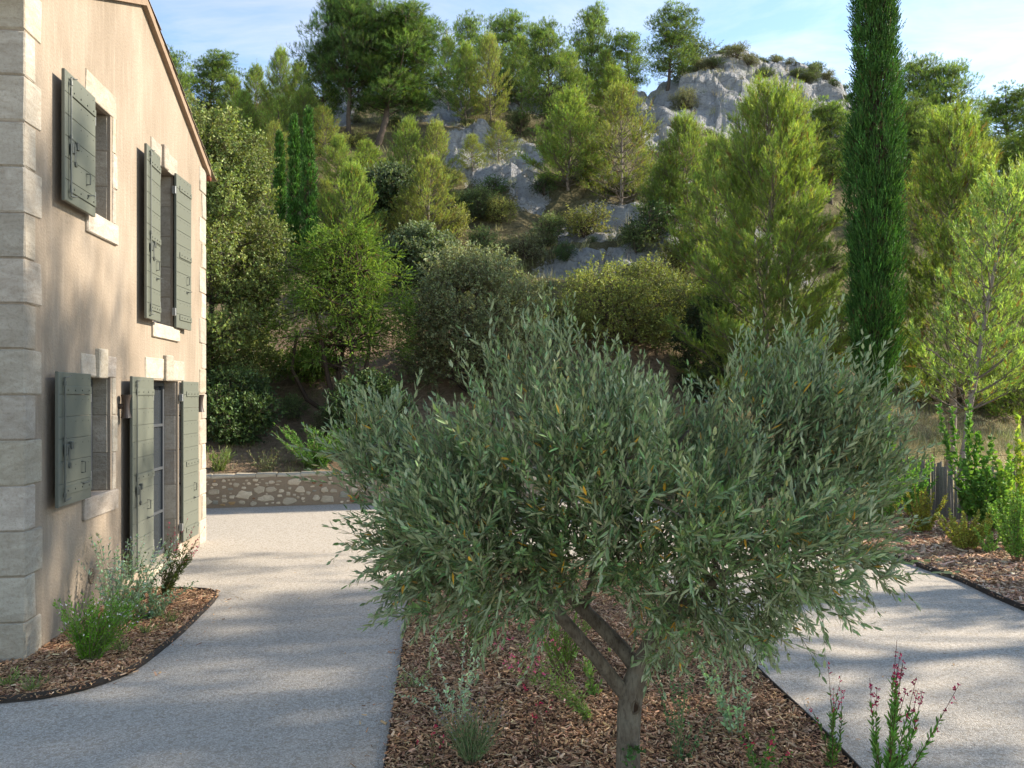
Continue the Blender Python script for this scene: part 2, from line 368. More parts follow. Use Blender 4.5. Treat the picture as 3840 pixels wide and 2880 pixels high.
def terrain(X, Y, full=False):
    X = np.asarray(X, float); Y = np.asarray(Y, float); a = X/Y
    Yp = Y-(yw(X)-15.5)*np.clip((30-Y)/12, 0, 1)
    zl = np.interp(Yp, LP[:, 0], LP[:, 1], left=-.12); zl = np.where(Yp < 15.9, -.12, zl)
    zr = np.interp(Y, RP[:, 0], RP[:, 1], left=-.12)
    w = sst(.16, .46, a)
    z = zl*(1-w)+zr*w
    E = np.interp(a, EA[:, 0], EA[:, 1])
    z = z*(1+((EYE+60*E)/25-1)*sst(24, 58, Y))
    dome = np.exp(-((a-.30)/.11)**4)
    z = z-2.6*dome*np.exp(-((Y-51)/5.)**2)
    z0 = z
    up = sst(17, 30, Y)*np.where(Yp < 15.9, 0, 1)
    z = z+up*(fbm(X*.22, Y*.22)*.9+fbm(X*.8+40, Y*.8, 3)*.3)+sst(40, 56, Y)*fbm(X*.11+9, Y*.11)*1.1*(1-dome*.6)
    m = rockmask(X, Y, z0)
    m = np.clip(m*(1.1+.6*fbm(X*.5+3, Y*.5+8))+.55*np.clip(fbm(X*.16+70, Y*.16+31, 3)*2.2-.15, 0, 1)*sst(26, 30, Y)*(np.abs(a+.05) < .5), 0, 1)
    q = z/2.2+fbm(X*.3+21, Y*.3)*.8; st = np.floor(q)+sst(.55, 1., q-np.floor(q))
    z = z+m*up*((st-q)*2.2*.8+fbm(X*.35+5, Y*.35+2, 4)*1.3+fbm(X*1.7, Y*1.7, 3)*.22)*(1-.72*dome)
    wx, wy = X+1.2*fbm(X*.35, Y*.35+50, 3), Y+1.2*fbm(X*.35+33, Y*.35, 3)
    h1, e1 = cells(wx*.28, wy*.4); h2, e2 = cells(wx*.75+9, wy*.9+4)
    z = z+m*up*((h1-.5)*1.5*(1-.72*dome)+(h2-.5)*.5-.5*np.exp(-e1/.05)-.22*np.exp(-e2/.07)-np.abs(fbm(wx*1.9, wy*2.3, 3))*.28)
    return (z, m, a, Yp) if full else z
ga = np.concatenate([np.linspace(-1.5, -.72, 60), np.linspace(-.71, .71, 620), np.linspace(.72, 1.6, 70)])
gy = 13*np.exp(np.linspace(0, math.log(130/13.), 520))
AA, YY = np.meshgrid(ga, gy); XX = AA*YY
# the first rows on the left follow the wall, so its earth starts right behind it
ZZ, RM, A_, YP = terrain(XX, YY, True)
g = G(); nr, nc = XX.shape
i, j = np.meshgrid(np.arange(nr-1), np.arange(nc-1), indexing='ij')
F = np.stack([i*nc+j, i*nc+j+1, (i+1)*nc+j+1, (i+1)*nc+j], -1).reshape(-1, 4)
gr = np.clip(sst(.3, .5, A_)*sst(34, 24, YY)*sst(13, 15, YY)+.55*np.clip(fbm(XX*.3+60, YY*.3)+.15, 0, 1)*sst(24, 30, YY), 0, 1)
li = np.clip(sst(.3, .15, A_)*sst(27, 22, YY), 0, 1)
g.add(np.stack([XX, YY, ZZ], -1).reshape(-1, 3), F, np.stack([RM, gr, li], -1).reshape(-1, 3))
tag(g.build('hillside', M['hillside'], smooth=False), kind='structure')
g = G(); g.add([(-700, -700, -.13), (700, -700, -.13), (700, 700, -.13), (-700, 700, -.13)], [[0, 1, 2, 3]])
tag(g.build('ground', M['ground_soil']), kind='structure')
g = G()
g.add([(-14, -4, 0), (5.0, -4, 0), (5.2, 4, 0), (5.21, 8.15, 0), (5.22, 8.71, 0), (5.28, 9.42, 0), (5.2, 9.96, 0), (5.15, 10.66, 0), (5.07, 11.02, 0), (4.9, 11.7, 0), (4.3, 13, 0), (3.3, 14.8, 0), (2.5, 17.5, 0), (-3.2, 16.2, 0), (-14, 13.58, 0)], [list(range(15))])
tag(g.build('driveway', M['gravel']), kind='structure')
def flat(name, poly, z, mat):
    g = G(); g.add([(x, y, z) for x, y in poly], [list(range(len(poly)))]); return tag(g.build(name, M[mat]), kind='structure')
LBED = [(-4.6, 5.62), (-4.2, 5.62), (-3.64, 5.69), (-3.36, 5.77), (-3.16, 5.94), (-2.99, 6.28), (-3.0, 6.71), (-3.03, 7.36), (-3.12, 8.15), (-3.17, 8.64), (-3.24, 8.81), (-3.4, 8.91), (-3.83, 8.94), (-4.26, 8.93)]
CBED_L = [(-.55, 2.6), (-.65, 3.6), (-.75, 4.71), (-.81, 5.4), (-.89, 6.3), (-.98, 7.31), (-1.09, 8.84), (-1.1, 10.4)]
CBED_R = [(2.05, 2.6), (2.03, 3.6), (2.0, 4.71), (2.0, 5.16), (1.97, 5.65), (1.94, 6.1), (1.93, 6.63), (1.89, 7.22), (1.8, 8.6), (1.7, 10.4)]
RBED = [(5.0, 3.5), (5.2, 5.5), (5.21, 8.15), (5.22, 8.71), (5.28, 9.42), (5.2, 9.96), (5.15, 10.66), (5.07, 11.02), (4.9, 11.7), (4.3, 13), (3.3, 14.8), (2.9, 16.3)]
RBED_OUT = [(6.6, 16.6), (7.3, 15.6), (7.62, 14.2), (8.0, 13.1), (8.6, 11.5), (9.4, 9), (10.5, 3.5)]
flat('planting_bed', LBED+[(-3.99-.3, 6.6), (-4.6, 6.4)], .02, 'mulch_base')
flat('planting_bed', CBED_L+CBED_R[::-1], .02, 'mulch_base')
flat('planting_bed', RBED+RBED_OUT, .024, 'mulch_base')
def edging(line, h=.055, t=.008, label=''):
    p = np.array(line, float)
    # resample smoothly
    s = np.concatenate([[0], np.cumsum(np.linalg.norm(np.diff(p, axis=0), axis=1))]); u = np.linspace(0, s[-1], max(8, int(s[-1]/.12)))
    p = np.stack([np.interp(u, s, p[:, 0]), np.interp(u, s, p[:, 1])], 1)
    for _ in range(3): p[1:-1] = (p[:-2]+2*p[1:-1]+p[2:])/4
    T = nrm(np.gradient(p, axis=0)); Nn = np.stack([-T[:, 1], T[:, 0]], 1)*t/2
    n = len(p); z0, z1 = np.full((n, 1), -.05), np.full((n, 1), h)
    V = np.stack([np.hstack([p-Nn, z0]), np.hstack([p-Nn, z1]), np.hstack([p+Nn, z1]), np.hstack([p+Nn, z0])], 1)
    i = np.arange(n-1)[:, None]*4
    F = np.concatenate([i+np.array([[k, 4+k, 5+k, k+1]]) for k in range(3)])
    g = G(); g.add(V.reshape(-1, 3), F); return tag(g.build('bed_edging', M['edging_steel']), label, 'edging')
edging(LBED, label='dark steel edging curving round the bark bed at the house wall')
edging(CBED_L, .035, label='thin steel edging on the left side of the olive bed')
edging(CBED_R, .06, label='dark steel edging on the right side of the olive bed')
edging(RBED, .06, .012, label='dark edging between the gravel drive and the bark bed by the paling fence')

def inside(px, py, poly):
    poly = np.array(poly); r = np.zeros(len(px), bool)
    for (x0, y0), (x1, y1) in zip(poly, np.roll(poly, -1, 0)):
        c = (y0 > py) != (y1 > py)
        with np.errstate(divide='ignore', invalid='ignore'):
            r ^= c & (px < (x1-x0)*(py-y0)/(y1-y0)+x0)
    return r
def chips(label, poly, dens, seed, pal, smin, smax, zbase=.025, wide=1., ymax=99):
    rng = np.random.default_rng(seed); P = np.array(poly); lo, hi = P.min(0), P.max(0)
    n = int(dens*np.prod(hi-lo)); x = rng.uniform(lo[0], hi[0], n); y = rng.uniform(lo[1], hi[1], n)
    k = inside(x, y, poly) & (y < ymax) & (y > 3.9); x, y = x[k], y[k]; n = len(x)
    L = rng.uniform(smin, smax, n)*rng.choice([1, 1, 1.5, .7], n); w = L*rng.uniform(.14, .38, n)*wide; h = w*rng.uniform(.15, .45, n)
    yaw = rng.uniform(0, 2*PI, n); pit = rng.normal(0, .28, n); rol = rng.normal(0, .45, n)
    A = np.stack([np.cos(yaw)*np.cos(pit), np.sin(yaw)*np.cos(pit), np.sin(pit)], 1)
    X = nrm(np.cross(A, [[0, 0, 1.]])); Z = np.cross(X, A)
    X2 = X*np.cos(rol)[:, None]+Z*np.sin(rol)[:, None]; Z2 = np.cross(X2, A)
    c = np.stack([x, y, zbase+rng.uniform(0, .03, n)+.03*fbm(x*2, y*2, 2)*.5], 1)
    al, ww, hh = (A*(L/2)[:, None]), X2*(w/2)[:, None], Z2*(h)[:, None]
    tp = rng.uniform(.3, 1, n)[:, None]
    V = np.stack([c-al-ww, c-al+ww, c+al+ww*tp, c+al-ww*tp, c-al-ww*.8+hh, c-al+ww*.8+hh, c+al*.9+ww*tp*.8+hh, c+al*.9-ww*tp*.8+hh], 1)
    F = (np.arange(n)[:, None, None]*8+np.array([[4, 5, 6, 7], [0, 1, 5, 4], [1, 2, 6, 5], [2, 3, 7, 6], [3, 0, 4, 7]])[None]).reshape(-1, 4)
    col = np.array([1.06, .95, .84])*jitcol(np.array(pal)[rng.integers(0, len(pal), n)], n, rng, .2, .05)
    g = G(); g.add(V.reshape(-1, 3), F, np.repeat(col, 8, 0))
    return tag(g.build('bark_mulch', M['mulch_chips']), label, 'mulch', kind='stuff')
WARM = [(.5, .32, .19), (.4, .25, .15), (.6, .42, .27), (.3, .18, .11), (.66, .5, .34), (.22, .135, .09), (.52, .34, .2)]
GREY = [(.42, .3, .21), (.31, .21, .145), (.55, .42, .31), (.2, .14, .1), (.6, .5, .4), (.44, .28, .17)]
chips('fine tan bark mulch round the olive tree', CBED_L+CBED_R[::-1], 4300, 1, WARM, .014, .038)
chips('brown bark mulch in the curved bed at the house wall', LBED+[(-4.0, 6.6), (-4.6, 6.4)], 4600, 2, WARM, .014, .038)
chips('coarse greyish bark mulch in front of the paling fence', RBED+RBED_OUT, 1300, 3, GREY, .028, .085, wide=1.1)

chips('stray bark chips spilled on the gravel beside the beds', [(x+(.3 if k < 14 else 0), y-.12) for k, (x, y) in enumerate(LBED)], 45, 4, WARM, .014, .034, zbase=.002)
chips('stray bark chips on the gravel along the left side of the olive bed', [(x-.22, y) for x, y in CBED_L]+CBED_L[::-1], 90, 5, WARM, .014, .034, zbase=.002)
chips('stray bark chips on the gravel along the right side of the olive bed', [(x+.2, y) for x, y in CBED_R]+CBED_R[::-1], 60, 6, WARM, .014, .034, zbase=.002)

# ------------------------------------------------------------------ house
P0 = np.array([-3.986, 6.535, 0]); d = np.array([-.11557, .9933, 0]); nv = np.array([.9933, .11557, 0]); LW = 5.572
def fw(V):                                                        # facade frame (along, out, up) -> world
    V = np.asarray(V, float).reshape(-1, 3); return P0+V[:, :1]*d+V[:, 1:2]*nv+V[:, 2:]*np.array([0, 0, 1.])
house = empty('house', tuple(P0), 'two storey stucco farmhouse with limestone corners and sage green shutters', 'house')
ZE, ZR = 5.62, 6.8
OPEN = [(1.34, 1.84, 4.0, 5.12), (3.2, 3.98, 3.08, 5.06), (1.3, 1.84, 1.2, 2.38), (3.05, 4.2, .08, 2.38)]
def wall_gable():
    g = G(); ss = sorted({0, LW, *[o[0] for o in OPEN], *[o[1] for o in OPEN]}); zs = sorted({-.1, 5.3, *[o[2] for o in OPEN], *[o[3] for o in OPEN]})
    for s0, s1 in zip(ss, ss[1:]):
        for z0, z1 in zip(zs, zs[1:]):
            if any(o[0] <= s0 and s1 <= o[1] and o[2] <= z0 and z1 <= o[3] for o in OPEN): continue
            g.add(fw([(s0, 0, z0), (s1, 0, z0), (s1, 0, z1), (s0, 0, z1)]), [[0, 1, 2, 3]])
    g.add(fw([(0, 0, 5.3), (LW, 0, 5.3), (LW, 0, ZE), (LW/2, 0, ZR), (0, 0, ZE)]), [[0, 1, 2, 3, 4]])
    for s0, s1, z0, z1 in OPEN:                                   # reveals
        for q in ([(s0, 0, z0), (s0, -.4, z0), (s0, -.4, z1), (s0, 0, z1)], [(s1, 0, z0), (s1, 0, z1), (s1, -.4, z1), (s1, -.4, z0)],
                  [(s0, 0, z1), (s0, -.4, z1), (s1, -.4, z1), (s1, 0, z1)], [(s0, 0, z0), (s1, 0, z0), (s1, -.4, z0), (s0, -.4, z0)]):
            g.add(fw(q), [[0, 1, 2, 3]])
    D_ = 10.
    for q in ([(0, 0, -.1), (0, 0, ZE), (0, -D_, ZE), (0, -D_, -.1)], [(LW, 0, -.1), (LW, -D_, -.1), (LW, -D_, ZE), (LW, 0, ZE)], [(0, -D_, -.1), (0, -D_, ZE), (LW, -D_, ZE), (LW, -D_, -.1)]):
        g.add(fw(q), [[0, 1, 2, 3]])
    g.build('wall', M['stucco'], house)
wall_gable()
rs = np.random.default_rng(5)
def sbox(g, s0, s1, o0, o1, z0, z1, b=.008, jit=.0025, tint=None):
    t = rs.uniform(.82, 1.1) if tint is None else tint
    cbox(g, (s0, o0, z0), (s1, o1, z1), b, fw, (t, t*rs.uniform(.98, 1.01), t*rs.uniform(.95, 1.02)), jit, rs)
# corner stones, course by course
for k in range(16):
    z0 = -.05+.372*k+.02; z1 = z0+.366
    w = .285 if k % 2 == 0 else .175
    g = G(); sbox(g, -.014, w, -(.78 if k % 2 else .62), .014, z0, z1, .012, .003); g.build('quoin', M['limestone'], house)
for k in range(15):
    z0 = -.03+.374*k; w = .33 if k % 2 == 0 else .2
    g = G(); sbox(g, LW-w, LW+.014, -.4, .014, z0, z0+.367, .012, .003); g.build('quoin', M['limestone'], house)
def pane_frame(win, s0, s1, z0, z1, o, rows, cols):
    g = G(); fwid = .055
    cbox(g, (s0, o-.05, z0), (s0+fwid, o, z1), .004, fw); cbox(g, (s1-fwid, o-.05, z0), (s1, o, z1), .004, fw)
    cbox(g, (s0+fwid, o-.05, z0), (s1-fwid, o-.002, z0+fwid), .004, fw); cbox(g, (s0+fwid, o-.05, z1-fwid), (s1-fwid, o-.002, z1), .004, fw)
    for r in range(1, rows):
        z = z0+(z1-z0)*r/rows; cbox(g, (s0+fwid, o-.045, z-.018), (s1-fwid, o-.004, z+.018), .003, fw)
    for c in range(1, cols):
        s = s0+(s1-s0)*c/cols; cbox(g, (s-.03, o-.05, z0+fwid), (s+.03, o+.006, z1-fwid), .003, fw)
    g.build('frame', M['window_frame_paint'], win)
    g = G(); g.add(fw([(s0, o-.03, z0), (s1, o-.03, z0), (s1, o-.03, z1), (s0, o-.03, z1)]), [[0, 1, 2, 3]]); g.build('pane', M['window_glass'], win)
def opening(kind, s0, s1, z0, z1, lint, keys, sill, rows, cols, jambw=.13):
    g = G(); g.add(fw([(s0-.01, -.42, z0-.01), (s1+.01, -.42, z0-.01), (s1+.01, -.42, z1+.01), (s0-.01, -.42, z1+.01)]), [[0, 1, 2, 3]])
    win = g.build(kind, M['window_frame_paint'], house)           # the dark inside of the recess carries the stonework
    pane_frame(win, s0+.012, s1-.012, z0+.012, z1-.012, -.17, rows, cols)
    # jamb stones with an outer rebate
    h = z1-z0; n = max(2, round(h/.42)); hs = np.linspace(z0, z1, n+1)
    for sd in (0, 1):
        for k in range(n):
            g = G(); a, b = hs[k]+.003, hs[k+1]-.003; w = jambw+(.045 if k % 2 else 0)
            if sd: sbox(g, s1-.006, s1+.05, -.3, -.03, a, b, .006, .002); sbox(g, s1+.045, s1+w, -.05, .012, a, b, .008, .002)
            else: sbox(g, s0-.05, s0+.006, -.3, -.03, a, b, .006, .002); sbox(g, s0-w, s0-.045, -.05, .012, a, b, .008, .002)
            g.build('jamb_stone', M['limestone'], win)
    l0, l1, zb, zt = lint
    g = G()
    if keys:
        k0, k1, kz = keys
        m1 = (l0+k0)/2
        sbox(g, l0, k0-.004, -.05, .012, zb, zt); g.build('lintel', M['limestone'], win); g = G()
        sbox(g, k1+.004, l1, -.05, .012, zb, zt); g.build('lintel', M['limestone'], win); g = G()
        sbox(g, k0, k1, -.3, .05, zb-.015, kz, .01); g.build('keystone', M['limestone'], win)
        for a, b in ((s0-.05, k0-.004), (k1+.004, s1+.05)):
            g = G(); sbox(g, a, b, -.3, -.055, zb+.03, zb+.2); g.build('lintel_inner', M['limestone'], win)
    else:
        sbox(g, l0, l1, -.05, .012, zb, zt); g.build('lintel', M['limestone'], win)
        g = G(); sbox(g, s0-.05, s1+.05, -.3, -.055, zb+.03, zb+.2); g.build('lintel_inner', M['limestone'], win)
    if sill:
        g = G(); sbox(g, sill[0], sill[1], -.3, .03, sill[2], sill[3], .01); g.build('sill' if kind == 'window' else 'threshold', M['limestone'], win)
    return win
opening('window', 1.34, 1.84, 4.0, 5.12, (1.2, 1.99, 5.12, 5.36), None, (1.2, 1.99, 3.78, 4.0), 2, 1)
opening('window', 3.2, 3.98, 3.08, 5.06, (3.1, 4.13, 5.06, 5.31), (3.5, 3.66, 5.34), (3.13, 4.2, 2.9, 3.08), 4, 2)
opening('window', 1.3, 1.84, 1.2, 2.38, (1.1, 1.98, 2.38, 2.6), (1.44, 1.67, 2.66), (1.12, 1.99, .99, 1.2), 2, 1)
opening('door', 3.05, 4.2, .08, 2.38, (2.9, 4.45, 2.39, 2.65), (3.57, 3.85, 2.7), (2.95, 4.35, -.04, .085), 4, 2)
def shutter(s0, s1, z0, z1, off, ang, label, hinge_left, hard=True):
    """board shutter folded back on the wall; ang swings its free edge off the wall"""
    w = s1-s0; ca, sa = math.cos(ang), math.sin(ang)
    hs = s0 if hinge_left else s1
    def f(V):
        V = np.asarray(V, float).reshape(-1, 3); a = V[:, 0]-(0 if hinge_left else w); o = V[:, 1]
        sg = 1 if hinge_left else -1
        return fw(np.stack([hs+a*ca-o*sa*sg, off+o*ca+a*sa*sg, V[:, 2]], 1))
    H = z1-z0; n = max(4, round(H/.185)); e = np.linspace(z0, z1, n+1)
    g = G()
    for k in range(n): cbox(g, (0, 0, e[k]+.0015), (w, .034, e[k+1]-.0015), .003, f)
    cbox(g, (-.004, .004, z0-.002), (.004, .03, z1+.002), .001, f)
    sh = g.build('shutter', M['shutter_paint'], house); sh['label'] = label
    ds = [.13, H-.16] if H < 1.6 else [.14, H*.48, H-.17]
    for q in ds:
        g = G(); cbox(g, (.10, .0345, z0+q-.035), (w-.012, .046, z0+q+.035), .003, f)
        g.build('batten', M['shutter_paint'], sh)
    g = G()
    for q in ds:                                                   # bolts and board nails
        for k in range(4):
            a = .16+(w-.24)*k/3; tube(g, f([(a, .046, z0+q), (a, .052, z0+q)]), .008, 6)
    for k in range(n):
        for a in (.13, w*.5, w*.72, w-.06):
            zz = (e[k]+e[k+1])/2+.05; tube(g, f([(a, .0345, zz), (a, .0375, zz)]), .0045, 5)
    g.build('nail', M['dark_metal'], sh)['kind'] = 'stuff'
    if hard:
        g = G(); xr = .075
        tube(g, f([(xr, .055, z0+.05), (xr, .055, z1-.05)]), .008, 8)
        for zz in (z0+.05, z1-.05): tube(g, f([(xr, .055, zz), (xr+.05, .062, zz+.004), (xr+.085, .075, zz+.02)]), [.008, .007, .004], 6)
        for zz in (z0+.1, z0+H*.5, z1-.1): tube(g, f([(xr, .055, zz-.018), (xr, .055, zz+.018)]), .014, 8)
        g.build('bolt_rod', M['dark_metal'], sh)
        g = G(); zm = z0+H*.42
        cbox(g, (xr+.008, .05, zm-.05), (xr+.075, .07, zm+.05), .006, f); cbox(g, (xr+.03, .07, zm-.13), (xr+.06, .078, zm+.02), .004, f)
        cbox(g, (xr+.075, .05, zm+.0), (xr+.115, .085, zm+.07), .004, f); tube(g, f([(xr+.045, .07, zm-.14), (xr+.045, .085, zm-.14)]), .026, 10)
        g.build('lock', M['dark_metal'], sh)
    g = G(); xh, zh = w*.68, z0+H*.22 if H < 1.6 else z0+H*.3
    tube(g, f([(xh, .034, zh), (xh, .07, zh+.004), (xh, .07, zh+.1), (xh, .034, zh+.104)]), .006, 6); g.build('handle', M['dark_metal'], sh)
    g = G(); zh -= .1
    tube(g, f([(xh, .036, zh), (xh, .06, zh), (xh+.04, .09, zh+.012)]), [.012, .008, .005], 6); cbox(g, (xh-.02, .0345, zh-.015), (xh+.02, .042, zh+.015), .003, f)
    g.build('latch', M['dark_metal'], sh)
    for zz in (z0+.2, z1-.22):
        g = G(); cbox(g, (w-.012 if not hinge_left else -.03, -.02, zz-.05), (w+.03 if not hinge_left else .012, .03, zz+.05), .004, f); g.build('hinge', M['steel'], sh)
    return sh
shutter(.52, 1.22, 3.92, 5.08, .055, .02, 'single leaf shutter folded back left of the upper window near the house corner', False)
shutter(2.64, 3.17, 3.08, 5.08, .06, .03, 'left leaf of the tall upper window shutters', False)
shutter(3.93, 4.5, 3.08, 5.09, .03, .05, 'right leaf of the tall upper window shutters', True, False)
shutter(.38, 1.1, 1.22, 2.4, .06, .02, 'shaded single leaf shutter beside the lower window near the bed', False)
shutter(2.16, 2.92, .24, 2.4, .06, .03, 'left leaf of the tall door shutters', False)
shutter(4.24, 4.86, .22, 2.38, .03, .05, 'right leaf of the tall door shutters', True, False)
for s, lb in ((2.08, 'wall lamp left of the door'), (5.02, 'wall lamp right of the door by the house corner')):
    g = G(); zs = np.linspace(1.95, 2.2, 11); r = .034+.022*((zs-2.075)/.125)**2
    tube(g, fw([(s, .075, z) for z in zs]), r, 16); tube(g, fw([(s, .0, 2.075), (s, .05, 2.075)]), .03, 10)
    o = g.build('wall_lamp', M['lamp_metal'], house, smooth=False); o['label'] = lb
g = G(); th = np.linspace(0, 2*PI, 21)
tube(g, fw(np.stack([1.34+.055*np.cos(th), .008+0*th, .42+.07*np.sin(th)], 1)), .007, 6)
for a in np.linspace(-.04, .04, 5): tube(g, fw([(1.34+a, .008, .42-.05), (1.34+a, .008, .42+.05)]), .004, 4)
for a in np.linspace(-.05, .05, 5): tube(g, fw([(1.34-.04, .01, .42+a), (1.34+.04, .01, .42+a)]), .004, 4)
g.build('vent_grille', M['mortar'], house)
def roof():
    g = G(); sl = (ZR-ZE)/(LW/2)
    for sd in (0, 1):
        e = -.22 if sd == 0 else LW+.22; ze = ZE-.22*sl
        q = [(e, .03, ze+.03), (LW/2, .03, ZR+.03), (LW/2, -10.2, ZR+.03), (e, -10.2, ze+.03)]
        q2 = [(s, o, z+.05) for s, o, z in q]
        V = fw(q+q2); g.add(V, [[0, 1, 2, 3][::1], [4, 5, 6, 7], [0, 1, 5, 4], [3, 2, 6, 7], [0, 3, 7, 4]])
    rf = g.build('roof', M['roof_tile'], house)
    g = G(); rng = np.random.default_rng(3)
    for sd in (0, 1):
        n = 9; L = math.hypot(LW/2+.22, ZR-ZE+.2)
        for row, off in ((0, .0), (1, -.2), (2, -.4)):
            for k in range(n):
                a0, a1 = k/n-.01, (k+1)/n+.045
                def pt(a): return (LW/2+(LW/2+.24)*a*(1 if sd else -1), off, ZR+.075-(LW/2+.24)*a*sl)
                c = jitcol((1, 1, 1), 1, rng, .18, .06)[0]
                ang = np.linspace(0, PI, 7); p0, p1 = np.array(pt(a0)), np.array(pt(a1)); r0, r1 = .07, .082
                V = []
                for p, r, dz in ((p0, r0, 0.), (p1, r1, .028)):
                    for t in ang: V.append((p[0], p[1]+r*math.cos(t), p[2]+dz+r*.75*math.sin(t)-.05))
                F = [[i, i+1, i+8, i+7] for i in range(6)]+[[13, 12, 11, 10, 9, 8, 7]]
                g.add(fw(V), F[:6], c); g.n -= 0; g.add(fw(V[7:]), [list(range(7))], c)
    g.build('verge_tiles', M['roof_tile'], rf)
    for sd in (-1, 1):
        g = G(); e = LW/2+sd*(LW/2+.1); ze = ZR-(LW/2+.1)*sl
        q = [(LW/2, ZR-.07), (e, ze-.07), (e, ze+.045), (LW/2, ZR+.045)]
        g.add(fw([(a, o, b) for o in (-.02, .06) for a, b in q]), [[4, 5, 6, 7], [0, 1, 5, 4], [1, 2, 6, 5], [2, 3, 7, 6]]); g.build('verge_mortar', M['verge'], rf)
    g = G(); ang = np.linspace(PI, 2*PI, 8); s, z = LW+.12, ZE-.1
    V = [(s+.065*math.cos(t), o, z+.065*math.sin(t)) for o in (.05, -10) for t in ang]
    g.add(fw(V), [[i, i+1, i+9, i+8] for i in range(7)]+[]); g.add(fw(V[:8]), [list(range(8))]); g.build('gutter', M['copper'], rf)
roof()

# ------------------------------------------------------------------ retaining wall
def retaining():
    rng = np.random.default_rng(8); base = np.array([-9., yw(-9.), 0]); end = np.array([2.4, yw(2.4), 0])
    u = nrm(end-base); n_ = np.array([u[1], -u[0], 0]); Lg = np.linalg.norm(end-base)
    w = empty('retaining_wall', tuple(base), 'low mortared rubble stone wall behind the gravel', 'wall')
    def f(V): V = np.asarray(V, float).reshape(-1, 3); return base+V[:, :1]*u+V[:, 1:2]*n_+V[:, 2:]*np.array([0, 0, 1.])
    g = G(); cbox(g, (0, -.38, -.1), (Lg, 0, .6), .02, f); g.build('mortar', M['mortar'], w)
    g = G(); x = 0
    while x < Lg:
        l = rng.uniform(.2, .5); t = rng.uniform(.85, 1.2)
        cbox(g, (x, -.4, .575), (min(x+l, Lg)-.008, .012, .625+rng.uniform(0, .02)), .012, f, (t, t, t*.98), .006, rng); x += l
    g.build('coping', M['wall_stone'], w)
    g = G(); placed = []
    for k in range(2600):
        x, z = rng.uniform(0, Lg), rng.uniform(.03, .55); big = rng.random() < .6 if k < 900 else rng.random() < .1
        rx = rng.uniform(.06, .16) if big else rng.uniform(.025, .07); rz = min(rx*rng.uniform(.4, .85), .085)
        if z+rz > .57 or z-rz < .01: continue
        if any(abs(x-a) < (rx+b)*1.02 and abs(z-c) < (rz+e)*1.05 for a, c, b, e in placed): continue
        placed.append((x, z, rx, rz)); m = 11; th = np.arange(m)*2*PI/m
        rr = 1+.16*rng.normal(0, 1, m).clip(-1.2, 1.2)
        pw = lambda c: np.sign(c)*np.abs(c)**.75
        o = np.stack([x+rx*rr*pw(np.cos(th)), np.full(m, -.004), z+rz*rr*pw(np.sin(th))], 1)
        i_ = np.stack([x+rx*rr*.82*pw(np.cos(th)), np.full(m, rng.uniform(.008, .02)), z+rz*rr*.82*pw(np.sin(th))], 1)
        t = rng.uniform(.85, 1.35); c = np.array([t, t*.98, t*.94]); q = rng.random()
        if q < .05: c = np.array([.55, .32, .22])
        elif q < .12: c = np.array([.85, .65, .42])
        elif q < .19: c = np.array([.62, .68, .72])
        V = np.concatenate([o, i_, [[x, i_[0, 1]+.005, z]]]); j = np.arange(m); j2 = (j+1) % m
        n0 = g.n; g.add(f(V), np.stack([j, j2, j2+m, j+m], -1), c); g.F.append(np.stack([j+m, j2+m, np.full(m, 2*m)], -1)+n0)
    g.build('facing_stones', M['wall_stone'], w)
retaining()

# ------------------------------------------------------------------ tree builders (meshes in local space, base at the origin)
def shoots(g, P, A, L, nb, bl, bw, fwd, col, rng, t0=0.):
    """feathery shoots: nb needle blades set round each axis"""
    n = len(P); A, U, Vv = frames(A); L = np.broadcast_to(L, (n,))
    t = rng.uniform(t0, 1, (n, nb)); th = rng.uniform(0, 2*PI, (n, nb))[..., None]
    ring = np.cos(th)*U[:, None]+np.sin(th)*Vv[:, None]
    fw_ = (fwd*(.75+.5*rng.random((n, nb))))[..., None]
    Dr = A[:, None]*fw_+ring*(1-.6*fw_)
    pos = P[:, None]+A[:, None]*(t*L[:, None])[..., None]
    blades(g, pos.reshape(-1, 3), Dr.reshape(-1, 3), bl*rng.uniform(.7, 1.2, n*nb), bw, np.repeat(col, nb, 0), rng)

